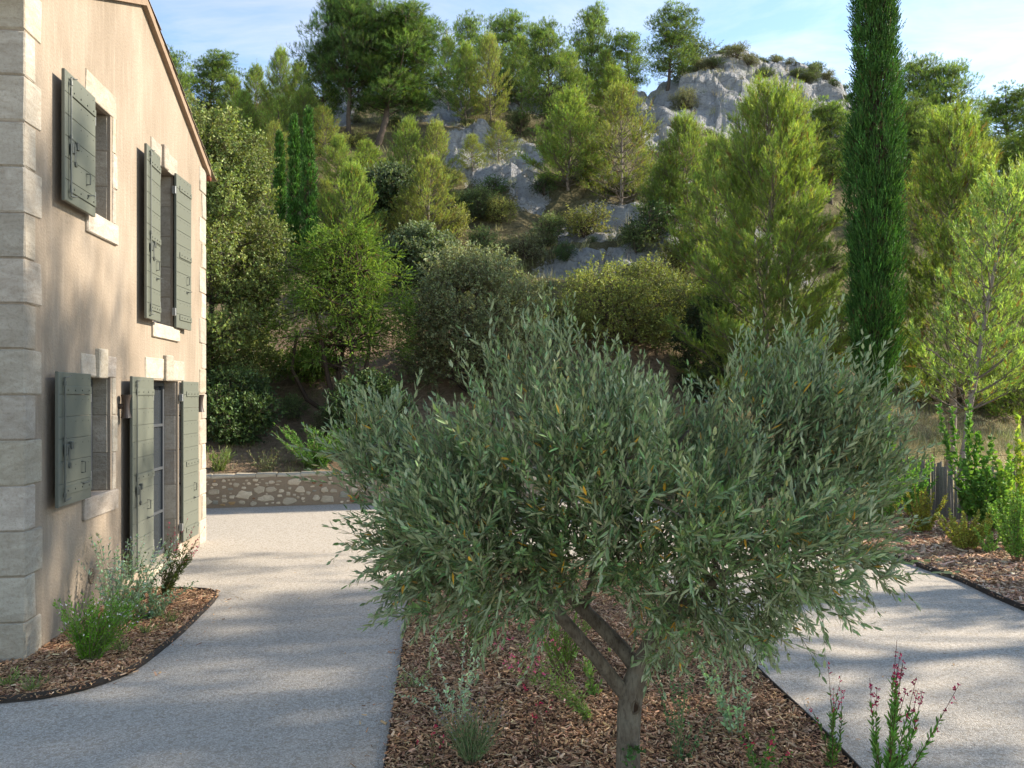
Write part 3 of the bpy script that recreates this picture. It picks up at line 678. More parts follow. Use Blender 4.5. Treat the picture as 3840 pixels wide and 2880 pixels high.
def young_pine(seed, H, R, lod=1., col=(.11, .155, .04), tip=(.25, .285, .075), prof=None, bare=.05, lean=(0, 0)):
    """a young pine: whorled branches sweeping up, brush-like shoots, pale upright candles at the top"""
    rng = np.random.default_rng(seed); wood, leaf = G(), G()
    n = 12; zz = np.linspace(0, 1, n)
    tr = np.stack([lean[0]*zz**1.3+.04*R*np.cumsum(rng.normal(0, .4, n)), lean[1]*zz+.04*R*np.cumsum(rng.normal(0, .4, n)), zz*H*.96], 1); tr[0, :2] = 0
    tube(wood, tr, np.interp(zz, [0, 1], [.0125*H, .012]), 8, (1.45, 1.4, 1.4))
    prof = prof or (lambda t: min(1, (t+.16)/.34)**.8*(1-t)**.85*1.35)
    tz = bare; PB, AB, LB, TB = [], [], [], []; S0, S1, SR = [], [], []
    step = .042/lod**.3
    while tz < .97:
        base = np.array([np.interp(tz, zz, tr[:, k]) for k in range(3)]); r = R*prof(tz)
        nbr = rng.integers(4, 7); a0 = rng.uniform(0, 2*PI)
        for k in range(nbr):
            a = a0+2*PI*k/nbr+rng.normal(0, .25); l = r*rng.uniform(.6, 1.15)+.12
            out = np.array([math.cos(a), math.sin(a), 0]); el = math.radians(rng.uniform(2, 22)+32*tz)
            s = np.linspace(0, 1, 6)[:, None]
            pts = base+out*l*s*math.cos(el)+np.array([0, 0, 1])*l*(math.sin(el)*s+(.30+.25*tz)*s*s)+np.cumsum(rng.normal(0, .018*l, (6, 3)), 0)*s
            tube(wood, pts, np.linspace(.012*l+.008, .004, 6), 4, (1., .98, .95), cap=False)
            m = int((6+l*10)*lod)+1
            for q in range(m):
                u = rng.uniform(.22, 1)**.8; p = np.array([np.interp(u, s[:, 0], pts[:, k2]) for k2 in range(3)])
                sd = rng.choice([-1, 1]); lat = np.array([-out[1], out[0], 0])*sd
                dr = out*rng.uniform(.4, 1)+lat*rng.uniform(.2, 1.1)+np.array([0, 0, rng.uniform(-.05, .55)+.5*tz])
                dr /= np.linalg.norm(dr); ll = (.2+.42*l*(1.12-u))*rng.uniform(.7, 1.2)
                e = p+dr*ll+np.array([0, 0, .18*ll]); S0.append(p); S1.append(e)
                for w_ in np.linspace(.3, 1, max(2, int(ll/.15*lod**.5)+1)):
                    PB.append(p+(e-p)*w_); up = rng.uniform(.35, 1.2)+.6*tz
                    AB.append(dr*rng.uniform(.4, 1)+rng.normal(0, .38, 3)+np.array([0, 0, up])); LB.append(rng.uniform(.14, .27)); TB.append(.25+.5*u*tz)
            for q in range(3):
                PB.append(pts[-1]-(pts[-1]-pts[-2])*rng.uniform(.1, .8)+rng.normal(0, .06, 3)); AB.append(out*rng.uniform(.1, .4)+rng.normal(0, .1, 3)+np.array([0, 0, 1.])); LB.append(rng.uniform(.25, .5)*(.6+1.*tz)); TB.append(.6+.5*tz)
        tz += step*rng.uniform(.8, 1.2)*(1.15-.35*tz)
    for k in range(int(10*lod)+5):                                # leader candles
        PB.append(tr[-1]+rng.normal(0, .12, 3)*np.array([1, 1, 1.6])*R*.6+np.array([0, 0, -.12*R])); AB.append(np.array([0, 0, 1])+rng.normal(0, .1, 3)); LB.append(rng.uniform(.35, .8)); TB.append(1)
    PB, AB, LB, TB = np.array(PB), np.array(AB), np.array(LB), np.array(TB)
    sticks(wood, np.array(S0), np.array(S1), .006, .003, (1, .97, .92))
    N = len(PB); f = np.clip(TB+rng.normal(0, .22, N), 0, 1)[:, None]
    c = np.array(col)*(1-f)+np.array(tip)*f; c = jitcol(c, N, rng, .2, .07)
    k = rng.random(N) < .045; c[k] = np.array([.2, .11, .05])*rng.uniform(.7, 1.1, (k.sum(), 1))
    nb = int(17*lod**.3); bw = .0135/lod**.55
    shoots(leaf, PB, AB, LB, nb, .105, bw, .85, c, rng)
    return [('trunk', wood, 'bark'), ('crown', leaf, 'pine_needles')]

def clumps_fill(rng, cen, rad, n, flat=.6, inner=.35):
    """points in flattened clumps with outward axes"""
    q = rng.integers(0, len(cen), n); u = unit(rng, n); u[:, 2] = np.abs(u[:, 2])*rng.choice([1, 1, 1, -1], n)
    r = rng.uniform(inner, 1, n)[:, None]**.6
    P = cen[q]+u*r*rad[q][:, None]*np.array([1, 1, flat]); return P, u, q

def mature_pine(seed, H, R, lod=1., crown0=.22, col=(.07, .115, .03), tip=(.19, .225, .055), lean=(0, 0), nclump=60, density=1.):
    """an old pine: bare leaning stem, limbs, needles held in flattened clumps with sky between"""
    rng = np.random.default_rng(seed); wood, leaf = G(), G(); n = 10; zz = np.linspace(0, 1, n)
    tr = np.stack([lean[0]*zz**1.4+.06*R*np.cumsum(rng.normal(0, .5, n)), lean[1]*zz+.06*R*np.cumsum(rng.normal(0, .5, n)), zz*H*.93], 1); tr[0, :2] = 0
    tube(wood, tr, np.interp(zz, [0, 1], [.019*H, .02]), 8, (.55, .5, .47))
    cen, rad = [], []
    for k in range(nclump):
        t = crown0+(1-crown0)*((k+.5)/nclump)**.95*.97; base = np.array([np.interp(max(.2, t-.1), zz, tr[:, q]) for q in range(3)])
        tt = (t-crown0)/(1-crown0); prof = (min(1, .5+tt*2.2))*(1.02-tt**3*.6)
        a = k*2.4+rng.normal(0, .5); l = R*prof*rng.uniform(.35, 1.08)
        e = np.array([np.interp(t, zz, tr[:, 0])+math.cos(a)*l, np.interp(t, zz, tr[:, 1])+math.sin(a)*l, t*H])
        s = np.linspace(0, 1, 5)[:, None]; pts = base+(e-base)*s+np.array([0, 0, -.12*l])*(s*(1-s))*4*.5+rng.normal(0, .03*l, (5, 3))*s
        tube(wood, pts, np.linspace(.02*l+.012, .008, 5), 4, (.6, .55, .5), cap=False)
        r0 = R*rng.uniform(.26, .44)*(1.1-.35*tt); cen.append(e); rad.append(r0)
        for _ in range(rng.integers(1, 3)):
            cen.append(pts[3]+rng.normal(0, .5, 3)*r0*np.array([1, 1, .5])); rad.append(r0*rng.uniform(.5, .9))
    cen, rad = np.array(cen), np.array(rad)
    N = int(8000*lod*density*(R/2.2)**1.2); P, u, q = clumps_fill(rng, cen, rad, N)
    cj = np.exp(rng.normal(0, .2, len(cen)))[q][:, None]
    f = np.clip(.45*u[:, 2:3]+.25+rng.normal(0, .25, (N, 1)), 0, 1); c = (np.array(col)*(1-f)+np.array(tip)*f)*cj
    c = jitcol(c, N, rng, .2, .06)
    A = u*.7+np.array([0, 0, .75])+rng.normal(0, .35, (N, 3))
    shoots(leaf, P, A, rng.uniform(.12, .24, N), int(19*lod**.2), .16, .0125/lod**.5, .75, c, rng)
    k = rng.random(N) < .35; sticks(wood, P[k]-u[k]*rad[q[k]][:, None]*.35, P[k], .008, .004, (.6, .55, .5))
    return [('trunk', wood, 'bark'), ('crown', leaf, 'dark_needles')]

def broadleaf(seed, H, Rx, Ry, z0, lod=1., col=(.06, .078, .024), tip=(.12, .14, .05), ll=.06, lw=.034, nl=30000, ncl=90, prof=None, flat=.85, trunks=1, lean=(0, 0), droop=0., gap=.45, ball=.3, mat='oak_leaves'):
    """evergreen oak and similar: twig clusters on limbs, every leaf a small face"""
    rng = np.random.default_rng(seed); wood, leaf = G(), G()
    prof = prof or (lambda t: np.sqrt(np.clip(1-(2*t-.85)**2/1.4, .02, 1)))
    cen, rad = [], []
    forks = []
    for k in range(trunks):
        a = rng.uniform(0, 2*PI); sp = .35*Rx*(trunks > 1); n = 7; s = np.linspace(0, 1, n)
        top = np.array([lean[0]+math.cos(a)*sp, lean[1]+math.sin(a)*sp, z0+(H-z0)*.72])
        st = np.array([math.cos(a)*.12*(trunks > 1), math.sin(a)*.12*(trunks > 1), -.05])
        pts = st+(top-st)*s[:, None]+np.cumsum(rng.normal(0, .035*Rx, (n, 3)), 0)*s[:, None]
        tube(wood, pts, np.linspace(.012*H+.02, .02, n), 7, (.55, .5, .45)); forks.append(pts)
    while len(cen) < ncl:
        t = rng.random(); a = rng.uniform(0, 2*PI); pr = prof(t)
        r = rng.uniform(.25, 1)**.5*pr; b = ball*Rx*rng.uniform(.6, 1.2)
        p = np.array([math.cos(a)*r*(Rx-b*.5)+lean[0]*t, math.sin(a)*r*(Ry-b*.5)+lean[1]*t, z0+t*(H-z0-b*.4)])
        if fbm(np.array([p[0]*.9+seed]), np.array([p[2]*.9+p[1]*.5]), 2)[0] < -gap: continue
        cen.append(p); rad.append(b)
        f = forks[rng.integers(0, len(forks))]; q = f[np.argmin(np.linalg.norm(f-p+np.array([0, 0, .5]), axis=1))]
        s = np.linspace(0, 1, 5)[:, None]; pts = q+(p-q)*s+np.array([0, 0, .12])*np.linalg.norm(p-q)*s*(1-s)+rng.normal(0, .04, (5, 3))*s
        tube(wood, pts, np.linspace(.012+.008*np.linalg.norm(p-q), .006, 5), 4, (.55, .5, .45), cap=False)
    cen, rad = np.array(cen), np.array(rad)
    nt_ = int(nl*lod/9); q = rng.integers(0, len(cen), nt_); u = unit(rng, nt_)
    P = cen[q]+u*(rng.uniform(.25, 1, nt_)**.6*rad[q])[:, None]*np.array([1, 1, flat])
    tw = u*.8+np.array([0, 0, .35-droop])+rng.normal(0, .4, (nt_, 3)); tw = nrm(tw); tl = rng.uniform(.12, .28, nt_)
    sticks(wood, P-tw*.1, P+tw*tl[:, None], .004, .002, (.7, .65, .55))
    m = 9; tpos = rng.uniform(0, 1.05, (nt_, m)); PP = (P[:, None]+tw[:, None]*(tpos*tl[:, None])[..., None]).reshape(-1, 3)
    dl = nrm(np.repeat(tw, m, 0)*.6+unit(rng, nt_*m)*.9); nn = unit(rng, nt_*m)+np.array([0, 0, .6])
    cj = np.exp(rng.normal(0, .2, len(cen)))[q][:, None]
    f = np.clip(.3+.4*u[:, 2:3]+rng.normal(0, .3, (nt_, 1)), 0, 1); c = np.clip((np.array(col)*(1-f)+np.array(tip)*f)*cj, 0, 1)
    c = jitcol(np.repeat(c, m, 0), nt_*m, rng, .22, .06)
    sc = 1/lod**.45
    leaves(leaf, PP, dl, nn, ll*sc*rng.uniform(.7, 1.2, nt_*m), lw*sc, c, .2)
    return [('trunk', wood, 'bark'), ('crown', leaf, mat)]

def cypress(seed, H, R, n=7000, col=(.035, .085, .02), tip=(.085, .165, .035), nb=13, bl=.1, bw=.02, bare=.0, sl=.3):
    """columnar cypress: tight upright sprays over a dense inner mass of sprays"""
    rng = np.random.default_rng(seed); wood, leaf = G(), G()
    tube(wood, [(0, 0, 0), (.01, 0, H*.3), (0, .01, H*.95)], [.012*H, .009*H, .01], 8, (.8, .72, .65))
    per = 13; nt_ = n//per; n = nt_*per
    tt = rng.random(nt_)**.92; aa = rng.uniform(0, 2*PI, nt_)
    lump = .9+.34*fbm(aa*1.6+seed, tt*H*.8, 3)
    pr = np.minimum(1, (tt+.015)/.16)**.45*np.minimum(1, (1.02-tt)/.55)**.62*lump
    rr = R*pr*np.where(rng.random(nt_) < .3, rng.uniform(.4, .75, nt_), rng.uniform(.82, 1.05, nt_))
    tsz = R*rng.uniform(.07, .17, nt_); z0_ = bare*H+tt*(H*(1-bare)-.15)
    q = np.repeat(np.arange(nt_), per); out = np.stack([np.cos(aa), np.sin(aa), 0*aa], 1)[q]
    off = rng.normal(0, 1, (n, 3))*tsz[q][:, None]*np.array([.7, .7, 1.5])
    P = out*rr[q][:, None]+np.array([0, 0, 1.])*z0_[q][:, None]+off
    A = out*rng.uniform(.05, .4, (n, 1))+nrm(off)*.35+np.array([0, 0, .95])+rng.normal(0, .2, (n, 3))
    t = tt[q]; tint = np.exp(rng.normal(0, .25, nt_))[q][:, None]
    f = np.clip(rng.normal(.35, .35, (n, 1)), 0, 1); c = jitcol(np.clip((np.array(col)*(1-f)+np.array(tip)*f)*tint, 0, 1), n, rng, .22, .06)
    k = rng.random(n) < .02; c[k] = (.12, .08, .035)
    shoots(leaf, P, A, sl*rng.uniform(.6, 1.3, n), nb, bl, bw, 1.25, c, rng)
    m = n//6; b = rng.integers(0, n, m); sticks(wood, P[b]*np.array([.2, .2, 1])-np.array([0, 0, .25]), P[b], .009, .004, (.6, .5, .42))
    return [('trunk', wood, 'bark'), ('crown', leaf, 'cypress_sprays')]

def juniper(seed, H, R, z0):
    """shaggy juniper: hanging plume-like sprays on spreading limbs"""
    rng = np.random.default_rng(seed); wood, leaf = G(), G()
    forks = []
    for k in range(4):
        a = k*1.6+.4; s = np.linspace(0, 1, 7)[:, None]
        st = np.array([math.cos(a)*.15, math.sin(a)*.15, -.05]); top = np.array([math.cos(a)*R*.45, math.sin(a)*R*.45, H*rng.uniform(.7, .92)])
        pts = st+(top-st)*s+rng.normal(0, .09, (7, 3))*s; pts[:, :2] += (np.array([math.cos(a), math.sin(a)])*.35)*(s*(1-s))*2
        tube(wood, pts, np.linspace(.075, .02, 7), 7, (.5, .42, .36)); forks.append(pts)
    tube(wood, [(-.1, 0, 0), (-.9, -.1, .55), (-1.25, -.2, 1.3), (-1.1, -.25, 2.2)], [.06, .055, .045, .03], 7, (.4, .33, .28))
    PB, AB, LB, CJ = [], [], [], []
    ncl = 270
    for k in range(ncl):
        t = rng.random()**.9; a = rng.uniform(0, 2*PI); pr = math.sqrt(max(.03, 1-(1.75*t-.68)**2/1.35))
        r = R*pr*rng.uniform(.35, 1.05); p = np.array([math.cos(a)*r, math.sin(a)*r*.85, z0+t*(H-z0)])
        f = forks[k % 4]; q = f[np.argmin(np.linalg.norm(f-p, axis=1))]; s = np.linspace(0, 1, 5)[:, None]
        tube(wood, q+(p-q)*s+np.array([0, 0, .2])*s*(1-s)*np.linalg.norm(p-q), np.linspace(.02, .007, 5), 4, (.5, .42, .36), cap=False)
        cj = math.exp(rng.normal(0, .22)); n = 34
        out = p-np.array([0, 0, p[2]]); out = out/max(.2, np.linalg.norm(out))
        u = unit(rng, n); P = p+u*rng.uniform(.03, .3, (n, 1))*np.array([.85, .85, 1.25])
        A = out*.45+u*.8+np.array([0, 0, rng.uniform(-.5, .6)])
        PB.append(P); AB.append(A); LB.append(rng.uniform(.08, .2, n)); CJ.append(np.full(n, cj))
    P, A, L, CJ = np.concatenate(PB), np.concatenate(AB), np.concatenate(LB), np.concatenate(CJ)
    n = len(P); f = np.clip(rng.normal(.45, .35, (n, 1)), 0, 1); c = (np.array([.085, .135, .028])*(1-f)+np.array([.2, .255, .06])*f)*CJ[:, None]
    c = jitcol(c, n, rng, .2, .05); k = rng.random(n) < .03; c[k] = (.17, .1, .04)
    shoots(leaf, P, A, L, 15, .045, .017, .9, c, rng)
    return [('trunk', wood, 'bark'), ('crown', leaf, 'pine_needles')]

PROTO = {}
def plant_proto(key, parts):
    PROTO[key] = [(n, g.mesh(n, M[m], smooth=(n == 'trunk'))) for n, g, m in parts]
def plant(key, name, loc, sx, sz, rz, label, cat, group=None):
    o = empty(name, tuple(float(v) for v in loc), label, cat, group); o.scale = (sx, sx, sz); o.rotation_euler = (0, 0, rz)
    for n, me in PROTO[key]:
        c = bpy.data.objects.new(n, me); C.objects.link(c); c.parent = o
    return o
def ground_at(x, Y): X = az(x)*Y; return np.array([X, Y, float(terrain(np.array([X]), np.array([Y]))[0])])
def solve_Y(x, yb, lo=19., hi=64.):
    Y = np.linspace(lo, hi, 900); X = az(x)*Y; v = (HOR-(terrain(X, Y)-EYE)*FPX/Y)/K
    k = np.nonzero(v <= yb)[0]; return float(Y[k[0]]) if len(k) else hi-1

NH, NR = 6.0, 1.7                                                 # nominal size of the repeated pines
for k in range(4): plant_proto(f'P{k}', young_pine(20+k, NH, NR, .9, lean=(.15*(k % 2), 0)))
for k in range(3): plant_proto(f'Q{k}', young_pine(60+k, NH, NR, .6, bare=.02, col=(.14, .15, .045), tip=(.26, .265, .08)))   # looser, yellower
for k in range(4): plant_proto(f'B{k}', mature_pine(40+k, 8., 2.3, .8, lean=((.5, -.6, .2, 1.0)[k], 0)))
plant_proto('O0', broadleaf(70, 4., 1.8, 1.8, .4, .8, nl=26000, ncl=70, ll=.085, lw=.05, col=(.03, .045, .018), tip=(.085, .1, .05)))
rv = np.random.default_rng(77)
# kind, x, top, foot, crown width (2212 px notes) and the label that singles the tree out
PINES = 'pines on the rocky hillside'
TREES = [
 ('B', 372, 112, 300, 90, 'dark pine crown just showing over the roof edge of the house'),
 ('B', 447, 117, 270, 120, 'round topped dark pine on the ridge right of the roof edge'),
 ('P', 505, 160, 300, 75, 'slim green pine on the left ridge between the round pine and the spiky pine'),
 ('P', 553, 132, 290, 70, 'bushy pine on the left ridge left of the spiky pointed pine'),
 ('P', 603, 98, 300, 75, 'spiky pointed pine standing highest on the left part of the ridge'),
 ('P', 652, 128, 300, 80, 'pine on the left ridge right of the spiky pointed pine'),
 ('P', 525, 190, 345, 85, 'shaded conical pine below the left ridge above the big holm oak'),
 ('P', 600, 200, 350, 80, 'pine below the spiky pointed pine on the left slope'),
 ('B', 695, 108, 300, 85, 'pine tucked behind the left side of the tallest pine'),
 ('B', 750, -30, 318, 170, 'tallest dark old pine with a straight bare black trunk on the upper slope'),
 ('B', 815, 18, 312, 225, 'broad old dark pine with a leaning trunk beside the tallest pine'),
 ('P', 968, 72, 235, 70, 'thin pine on the ridge just right of the broad old pine'),
 ('B', 1018, 36, 205, 80, 'small dark pine on the ridge left of the round golden pine'),
 ('B', 1075, 26, 210, 110, 'round golden green pine rising above the middle ridge'),
 ('P', 1008, 88, 262, 80, 'narrow upright young pine beside the pale cliff strip'),
 ('Q', 1060, 68, 258, 80, 'pale slender young pine right of the narrow upright one'),
 ('P', 1128, 78, 240, 95, 'bushy young pine in the middle of the ridge'),
 ('B', 1195, 48, 300, 130, 'wide green pine whose dark trunk stands on the middle rocks'),
 ('P', 1228, 105, 280, 90, 'pale young pine in front of the wide green pine'),
 ('B', 1272, 15, 190, 105, 'tall rounded pine on the ridge right of the middle'),
 ('P', 1310, 105, 225, 75, 'slender pine on the ridge left of the small round pine'),
 ('B', 1362, 76, 190, 85, 'small round pine on the ridge left of the leaning pine'),
 ('P', 1325, 140, 255, 90, 'low bushy pine under the small round pine'),
 ('B', 1442, 18, 195, 115, 'leaning open crowned pine against the sky beside the rock dome'),
 ('P', 655, 182, 345, 85, 'tall light green pine above the three slim cypresses'),
 ('Q', 595, 258, 410, 75, 'yellow green young pine left of the slim cypresses'),
 ('Q', 705, 225, 350, 85, 'pale loose pine below the trunk of the tallest pine'),
 ('P', 728, 285, 410, 70, 'young pine between the slim cypresses and the tallest pine trunk'),
 ('P', 797, 300, 420, 95, 'bright young pine below the trunk of the broad old pine'),
 ('P', 880, 250, 440, 100, 'bright pointed young pine in front of the broad old pine'),
 ('Q', 945, 255, 430, 85, 'yellowish young pine at the left edge of the middle rocks'),
 ('P', 757, 345, 570, 135, 'light green pine directly behind the shaggy juniper'),
 ('Q', 700, 380, 560, 70, 'small yellow green pine right beside the tallest slim cypress'),
 ('Q', 930, 330, 525, 130, 'brownish green pine right of the dark oak on the slope'),
 ('Q', 880, 400, 540, 95, 'low yellow pine right under the dark oak on the slope'),
 ('Q', 1078, 255, 345, 70, 'small golden pine standing alone on the middle rocks'),
 ('Q', 1022, 285, 370, 62, 'tiny golden pine at the left end of the middle rocks'),
 ('P', 1228, 192, 410, 150, 'bright rounded young pine above the dark green bushes'),
 ('Q', 1342, 182, 440, 175, 'large yellow green young pine in the middle of the slope'),
 ('P', 1478, 240, 510, 150, 'olive green pine left of the big bright pine'),
 ('P', 1440, 330, 500, 110, 'lower green pine under the olive green one beside the rocky gully'),
 ('P', 1545, 290, 640, 150, 'green pine half hidden behind the left side of the big bright pine'),
 ('B', 1795, 215, 440, 130, 'rounded olive pine between the big bright pine and the tall cypress'),
 ('Q', 1722, 190, 420, 110, 'pale pine showing above the right shoulder of the big bright pine'),
 ('B', 1982, 128, 380, 120, 'rounded old pine right behind the tall cypress'),
 ('B', 2058, 140, 390, 135, 'open old pine on the right skyline left of the dip'),
 ('B', 2170, 198, 400, 170, 'broad dark pine at the right edge of the skyline'),
 ('B', 2105, 262, 420, 100, 'low pine in the dip of the right skyline'),
 ('B', 1958, 215, 440, 110, 'olive coloured pine low behind the tall cypress on its right'),
 ('B', 2035, 235, 450, 130, 'dense pine below the open old pine on the right'),
 ('Q', 2118, 300, 480, 100, 'brownish pine below the dip of the right skyline'),
 ('B', 2195, 285, 500, 140, 'dark pine low at the right edge of the view'),
 ('Q', 1990, 340, 520, 120, 'yellowish pine behind the big pine right of the cypress'),
]
plant_proto('BA', mature_pine(48, 8., 2.3, 1.5, crown0=.42, nclump=70, col=(.05, .095, .03), tip=(.14, .19, .05), lean=(-.2, 0)))
plant_proto('BB', mature_pine(49, 8., 2.3, 1.7, crown0=.33, nclump=80, col=(.055, .105, .03), tip=(.17, .22, .055), lean=(1.5, 0)))
for q, (k, x, top, foot, w, lb) in enumerate(TREES):
    Y = solve_Y(x, foot); p = ground_at(x, Y); H = EYE+(HOR-top*K)*Y/FPX-p[2]; Rr = w*K*Y/FPX/2
    key, h0, r0 = {'B': (f'B{q % 4}', 8., 2.3), 'P': (f'P{q % 4}', NH, NR), 'Q': (f'Q{q % 3}', NH, NR)}[k]
    if lb.startswith('tallest'): key = 'BA'
    if lb.startswith('broad old'): key = 'BB'
    plant(key, 'pine_tree', p-np.array([0, 0, .1]), Rr/r0*1.08, H/h0*(1.02 if k == 'B' else .97), rv.uniform(0, 6.28) if not lb.startswith(('leaning', 'tallest', 'broad old')) else 0., lb, 'pine tree', PINES)
def own(name, parts, loc, label, cat, group=None, rz=0.):
    o = empty(name, tuple(float(v) for v in loc), label, cat, group); o.rotation_euler = (0, 0, rz)
    for n, g, m in parts:
        c = bpy.data.objects.new(n, g.mesh(n, M[m], smooth=(n == 'trunk'))); C.objects.link(c); c.parent = o
    return o
def size_at(x, top, Y, w): p = ground_at(x, Y); return p, EYE+(HOR-top*K)*Y/FPX-p[2], w*K*Y/FPX/2
# near trees on the right
p, H, Rr = size_at(1655, 196, 22., 345)
own('pine_tree', young_pine(101, H, Rr, 1.5, prof=lambda t: min(1, (t+.25)/.4)**.7*(1-t)**.55*1.15), p, 'big bright green young pine left of the tall cypress', 'pine tree')
p, H, Rr = size_at(2050, 245, 21., 255)
own('pine_tree', young_pine(102, H, Rr, 1.15, bare=.16, prof=lambda t: min(1, (t+.25)/.4)**.7*(1-t)**.5*1.1), p, 'large green pine right of the tall cypress behind the leaning one', 'pine tree')
p, H, Rr = size_at(2072, 372, 16.6, 235)
own('pine_tree', young_pine(103, H, Rr, .52, bare=.28, lean=(1.35, .2), col=(.13, .18, .06), tip=(.25, .3, .1), prof=lambda t: min(1, (t+.1)/.45)**.8*(1-t)**.5*1.15), p, 'slim pine with a leaning grey trunk behind the paling fence', 'pine tree')
p, H, Rr = size_at(2215, 345, 27., 150)
own('pine_tree', young_pine(104, H, Rr, 1.0), p, 'pine cut off by the right edge of the view', 'pine tree')
p, H, Rr = size_at(1890, -420, 18.8, 130)
own('cypress_tree', cypress(110, H, Rr*.8, 34000, bare=.12, bl=.05, bw=.02, nb=14, sl=.2), p, 'tall dark green columnar cypress reaching past the top of the view', 'cypress tree')
for x, top, w, Y, lb in ((604, 285, 29, 29., 'shortest slim cypress, leftmost of the three on the slope'), (636, 248, 36, 28.5, 'middle one of the three slim cypresses on the slope'), (666, 232, 44, 27.5, 'tallest slim cypress, rightmost of the three on the slope')):
    p, H, Rr = size_at(x, top, Y, w); own('cypress_tree', cypress(int(x), H, Rr*.72, 5200, bl=.065, bw=.028, nb=11, sl=.15, col=(.045, .1, .022), tip=(.1, .19, .04)), p, lb, 'cypress tree', 'slim cypresses on the slope')
# near trees on the left
p, H, Rr = size_at(448, 178, 19.6, 310)
own('oak_tree', broadleaf(120, H*.9, Rr*1.05, 2.4, .35, 1., nl=150000, ncl=210, ll=.068, lw=.042, col=(.1, .125, .038), tip=(.25, .265, .085), ball=.26, prof=lambda t: np.clip(.62+.42*math.sin(2.6*t+.25)-1.0*max(0, t-.62)**1.35, .12, 1.1)), p, 'big rounded holm oak right beside the far corner of the house', 'oak tree')
p, H, Rr = size_at(745, 500, 19.6, 280)
own('juniper_tree', juniper(130, H, Rr*1.02, 1.45), p, 'shaggy bright green juniper with a bent low stem on the bark covered bank', 'juniper tree')
p, H, Rr = size_at(1020, 515, 21.5, 330)
own('oak_tree', broadleaf(140, H*.9, Rr*1.05, 1.9, .5, 1., nl=62000, ncl=120, ll=.075, lw=.03, col=(.115, .125, .06), tip=(.24, .24, .13), trunks=3, ball=.3, gap=.3), p, 'grey green small leaved oak right of the shaggy juniper', 'oak tree')
p, H, Rr = size_at(912, 480, 26.5, 165)
own('oak_tree', broadleaf(141, H*.9, Rr*1.05, 1.4, .2, 1., nl=30000, ncl=60, ll=.085, lw=.045, col=(.075, .1, .045), tip=(.2, .22, .12)), p, 'grey topped oak behind and above the grey green oak', 'oak tree')
p, H, Rr = size_at(836, 368, 31., 150)
own('oak_tree', broadleaf(142, H, Rr*1.1, 1.5, .3, 1., nl=30000, ncl=50, ll=.1, lw=.06, col=(.035, .055, .022), tip=(.14, .16, .09), ball=.38), p, 'dark rounded oak in the middle of the pine slope', 'oak tree')
p, H, Rr = size_at(1345, 548, 24., 360)
own('mastic_shrub', broadleaf(143, H*.9, Rr, 1.9, .05, 1., nl=62000, ncl=120, ll=.055, lw=.03, col=(.14, .155, .04), tip=(.3, .3, .08), trunks=3, ball=.22), p, 'wide yellow green mound of mastic behind the olive tree', 'shrub')
p, H, Rr = size_at(1530, 650, 22.5, 130)
own('bushy_shrub', broadleaf(144, H, Rr, 1.1, .05, 1., nl=22000, ncl=45, col=(.022, .034, .014), tip=(.05, .065, .028), ball=.35), p, 'very dark bush at the foot of the big bright pine', 'shrub')
p, H, Rr = size_at(655, 765, 21.6, 150)
own('bushy_shrub', broadleaf(145, H, Rr, 1., .05, 1., nl=16000, ncl=40, col=(.12, .16, .03), tip=(.22, .26, .06), ball=.35), p, 'light green bush glowing behind the bent juniper stem', 'shrub')
p, H, Rr = size_at(500, 810, 18.2, 170)
own('bushy_shrub', broadleaf(146, H, Rr*1.1, 1., .05, 1., nl=26000, ncl=50, ll=.07, lw=.035, col=(.05, .08, .028), tip=(.11, .15, .05), ball=.35), p, 'dark leafy bush at the foot of the big holm oak', 'shrub')
p, H, Rr = size_at(800, 815, 18.3, 180)
own('bushy_shrub', broadleaf(147, H, Rr, .9, .05, 1., nl=26000, ncl=45, ll=.07, lw=.035, col=(.05, .08, .028), tip=(.12, .16, .05), ball=.35), p, 'dark bush under the right side of the juniper', 'shrub')
# pines just out of the view on the right: they shade the drive, the olive tree and the lower house wall
for k in range(2): plant_proto(f'W{k}', mature_pine(90+k, 12., 2.4, .6, crown0=.67, nclump=20, density=.32))
plant_proto('W2', mature_pine(95, 12., 2.4, .6, crown0=.62, nclump=28, density=.5))
for q, (k, X, Y, H, Rr, lb) in enumerate([('W2', 20.5, 12.9, 19.4, 2.9, 'tall pine outside the view, nearest the paling fence'), ('W1', 20.5, 8.7, 17.6, 3.2, 'tall pine outside the view beside the drive'),
        ('W0', 23, 11.6, 19, 3.4, 'tall pine outside the view behind the one beside the drive'), ('W1', 21.5, 5.4, 17.5, 3.4, 'tall pine outside the view level with the olive tree'),
        ('Q1', 15.5, 10.8, 7.2, 1.9, 'young pine outside the view near the paling fence'), ('Q2', 16.5, 8.2, 6.8, 1.7, 'young pine outside the view beside the drive')]):
    r0, h0 = (2.4, 12.) if k[0] == 'W' else (NR, NH)
    plant(k, 'pine_tree', (X, Y, -.1), Rr/r0, H/h0, q*1.3, lb, 'pine tree', 'pines outside the view on the right')

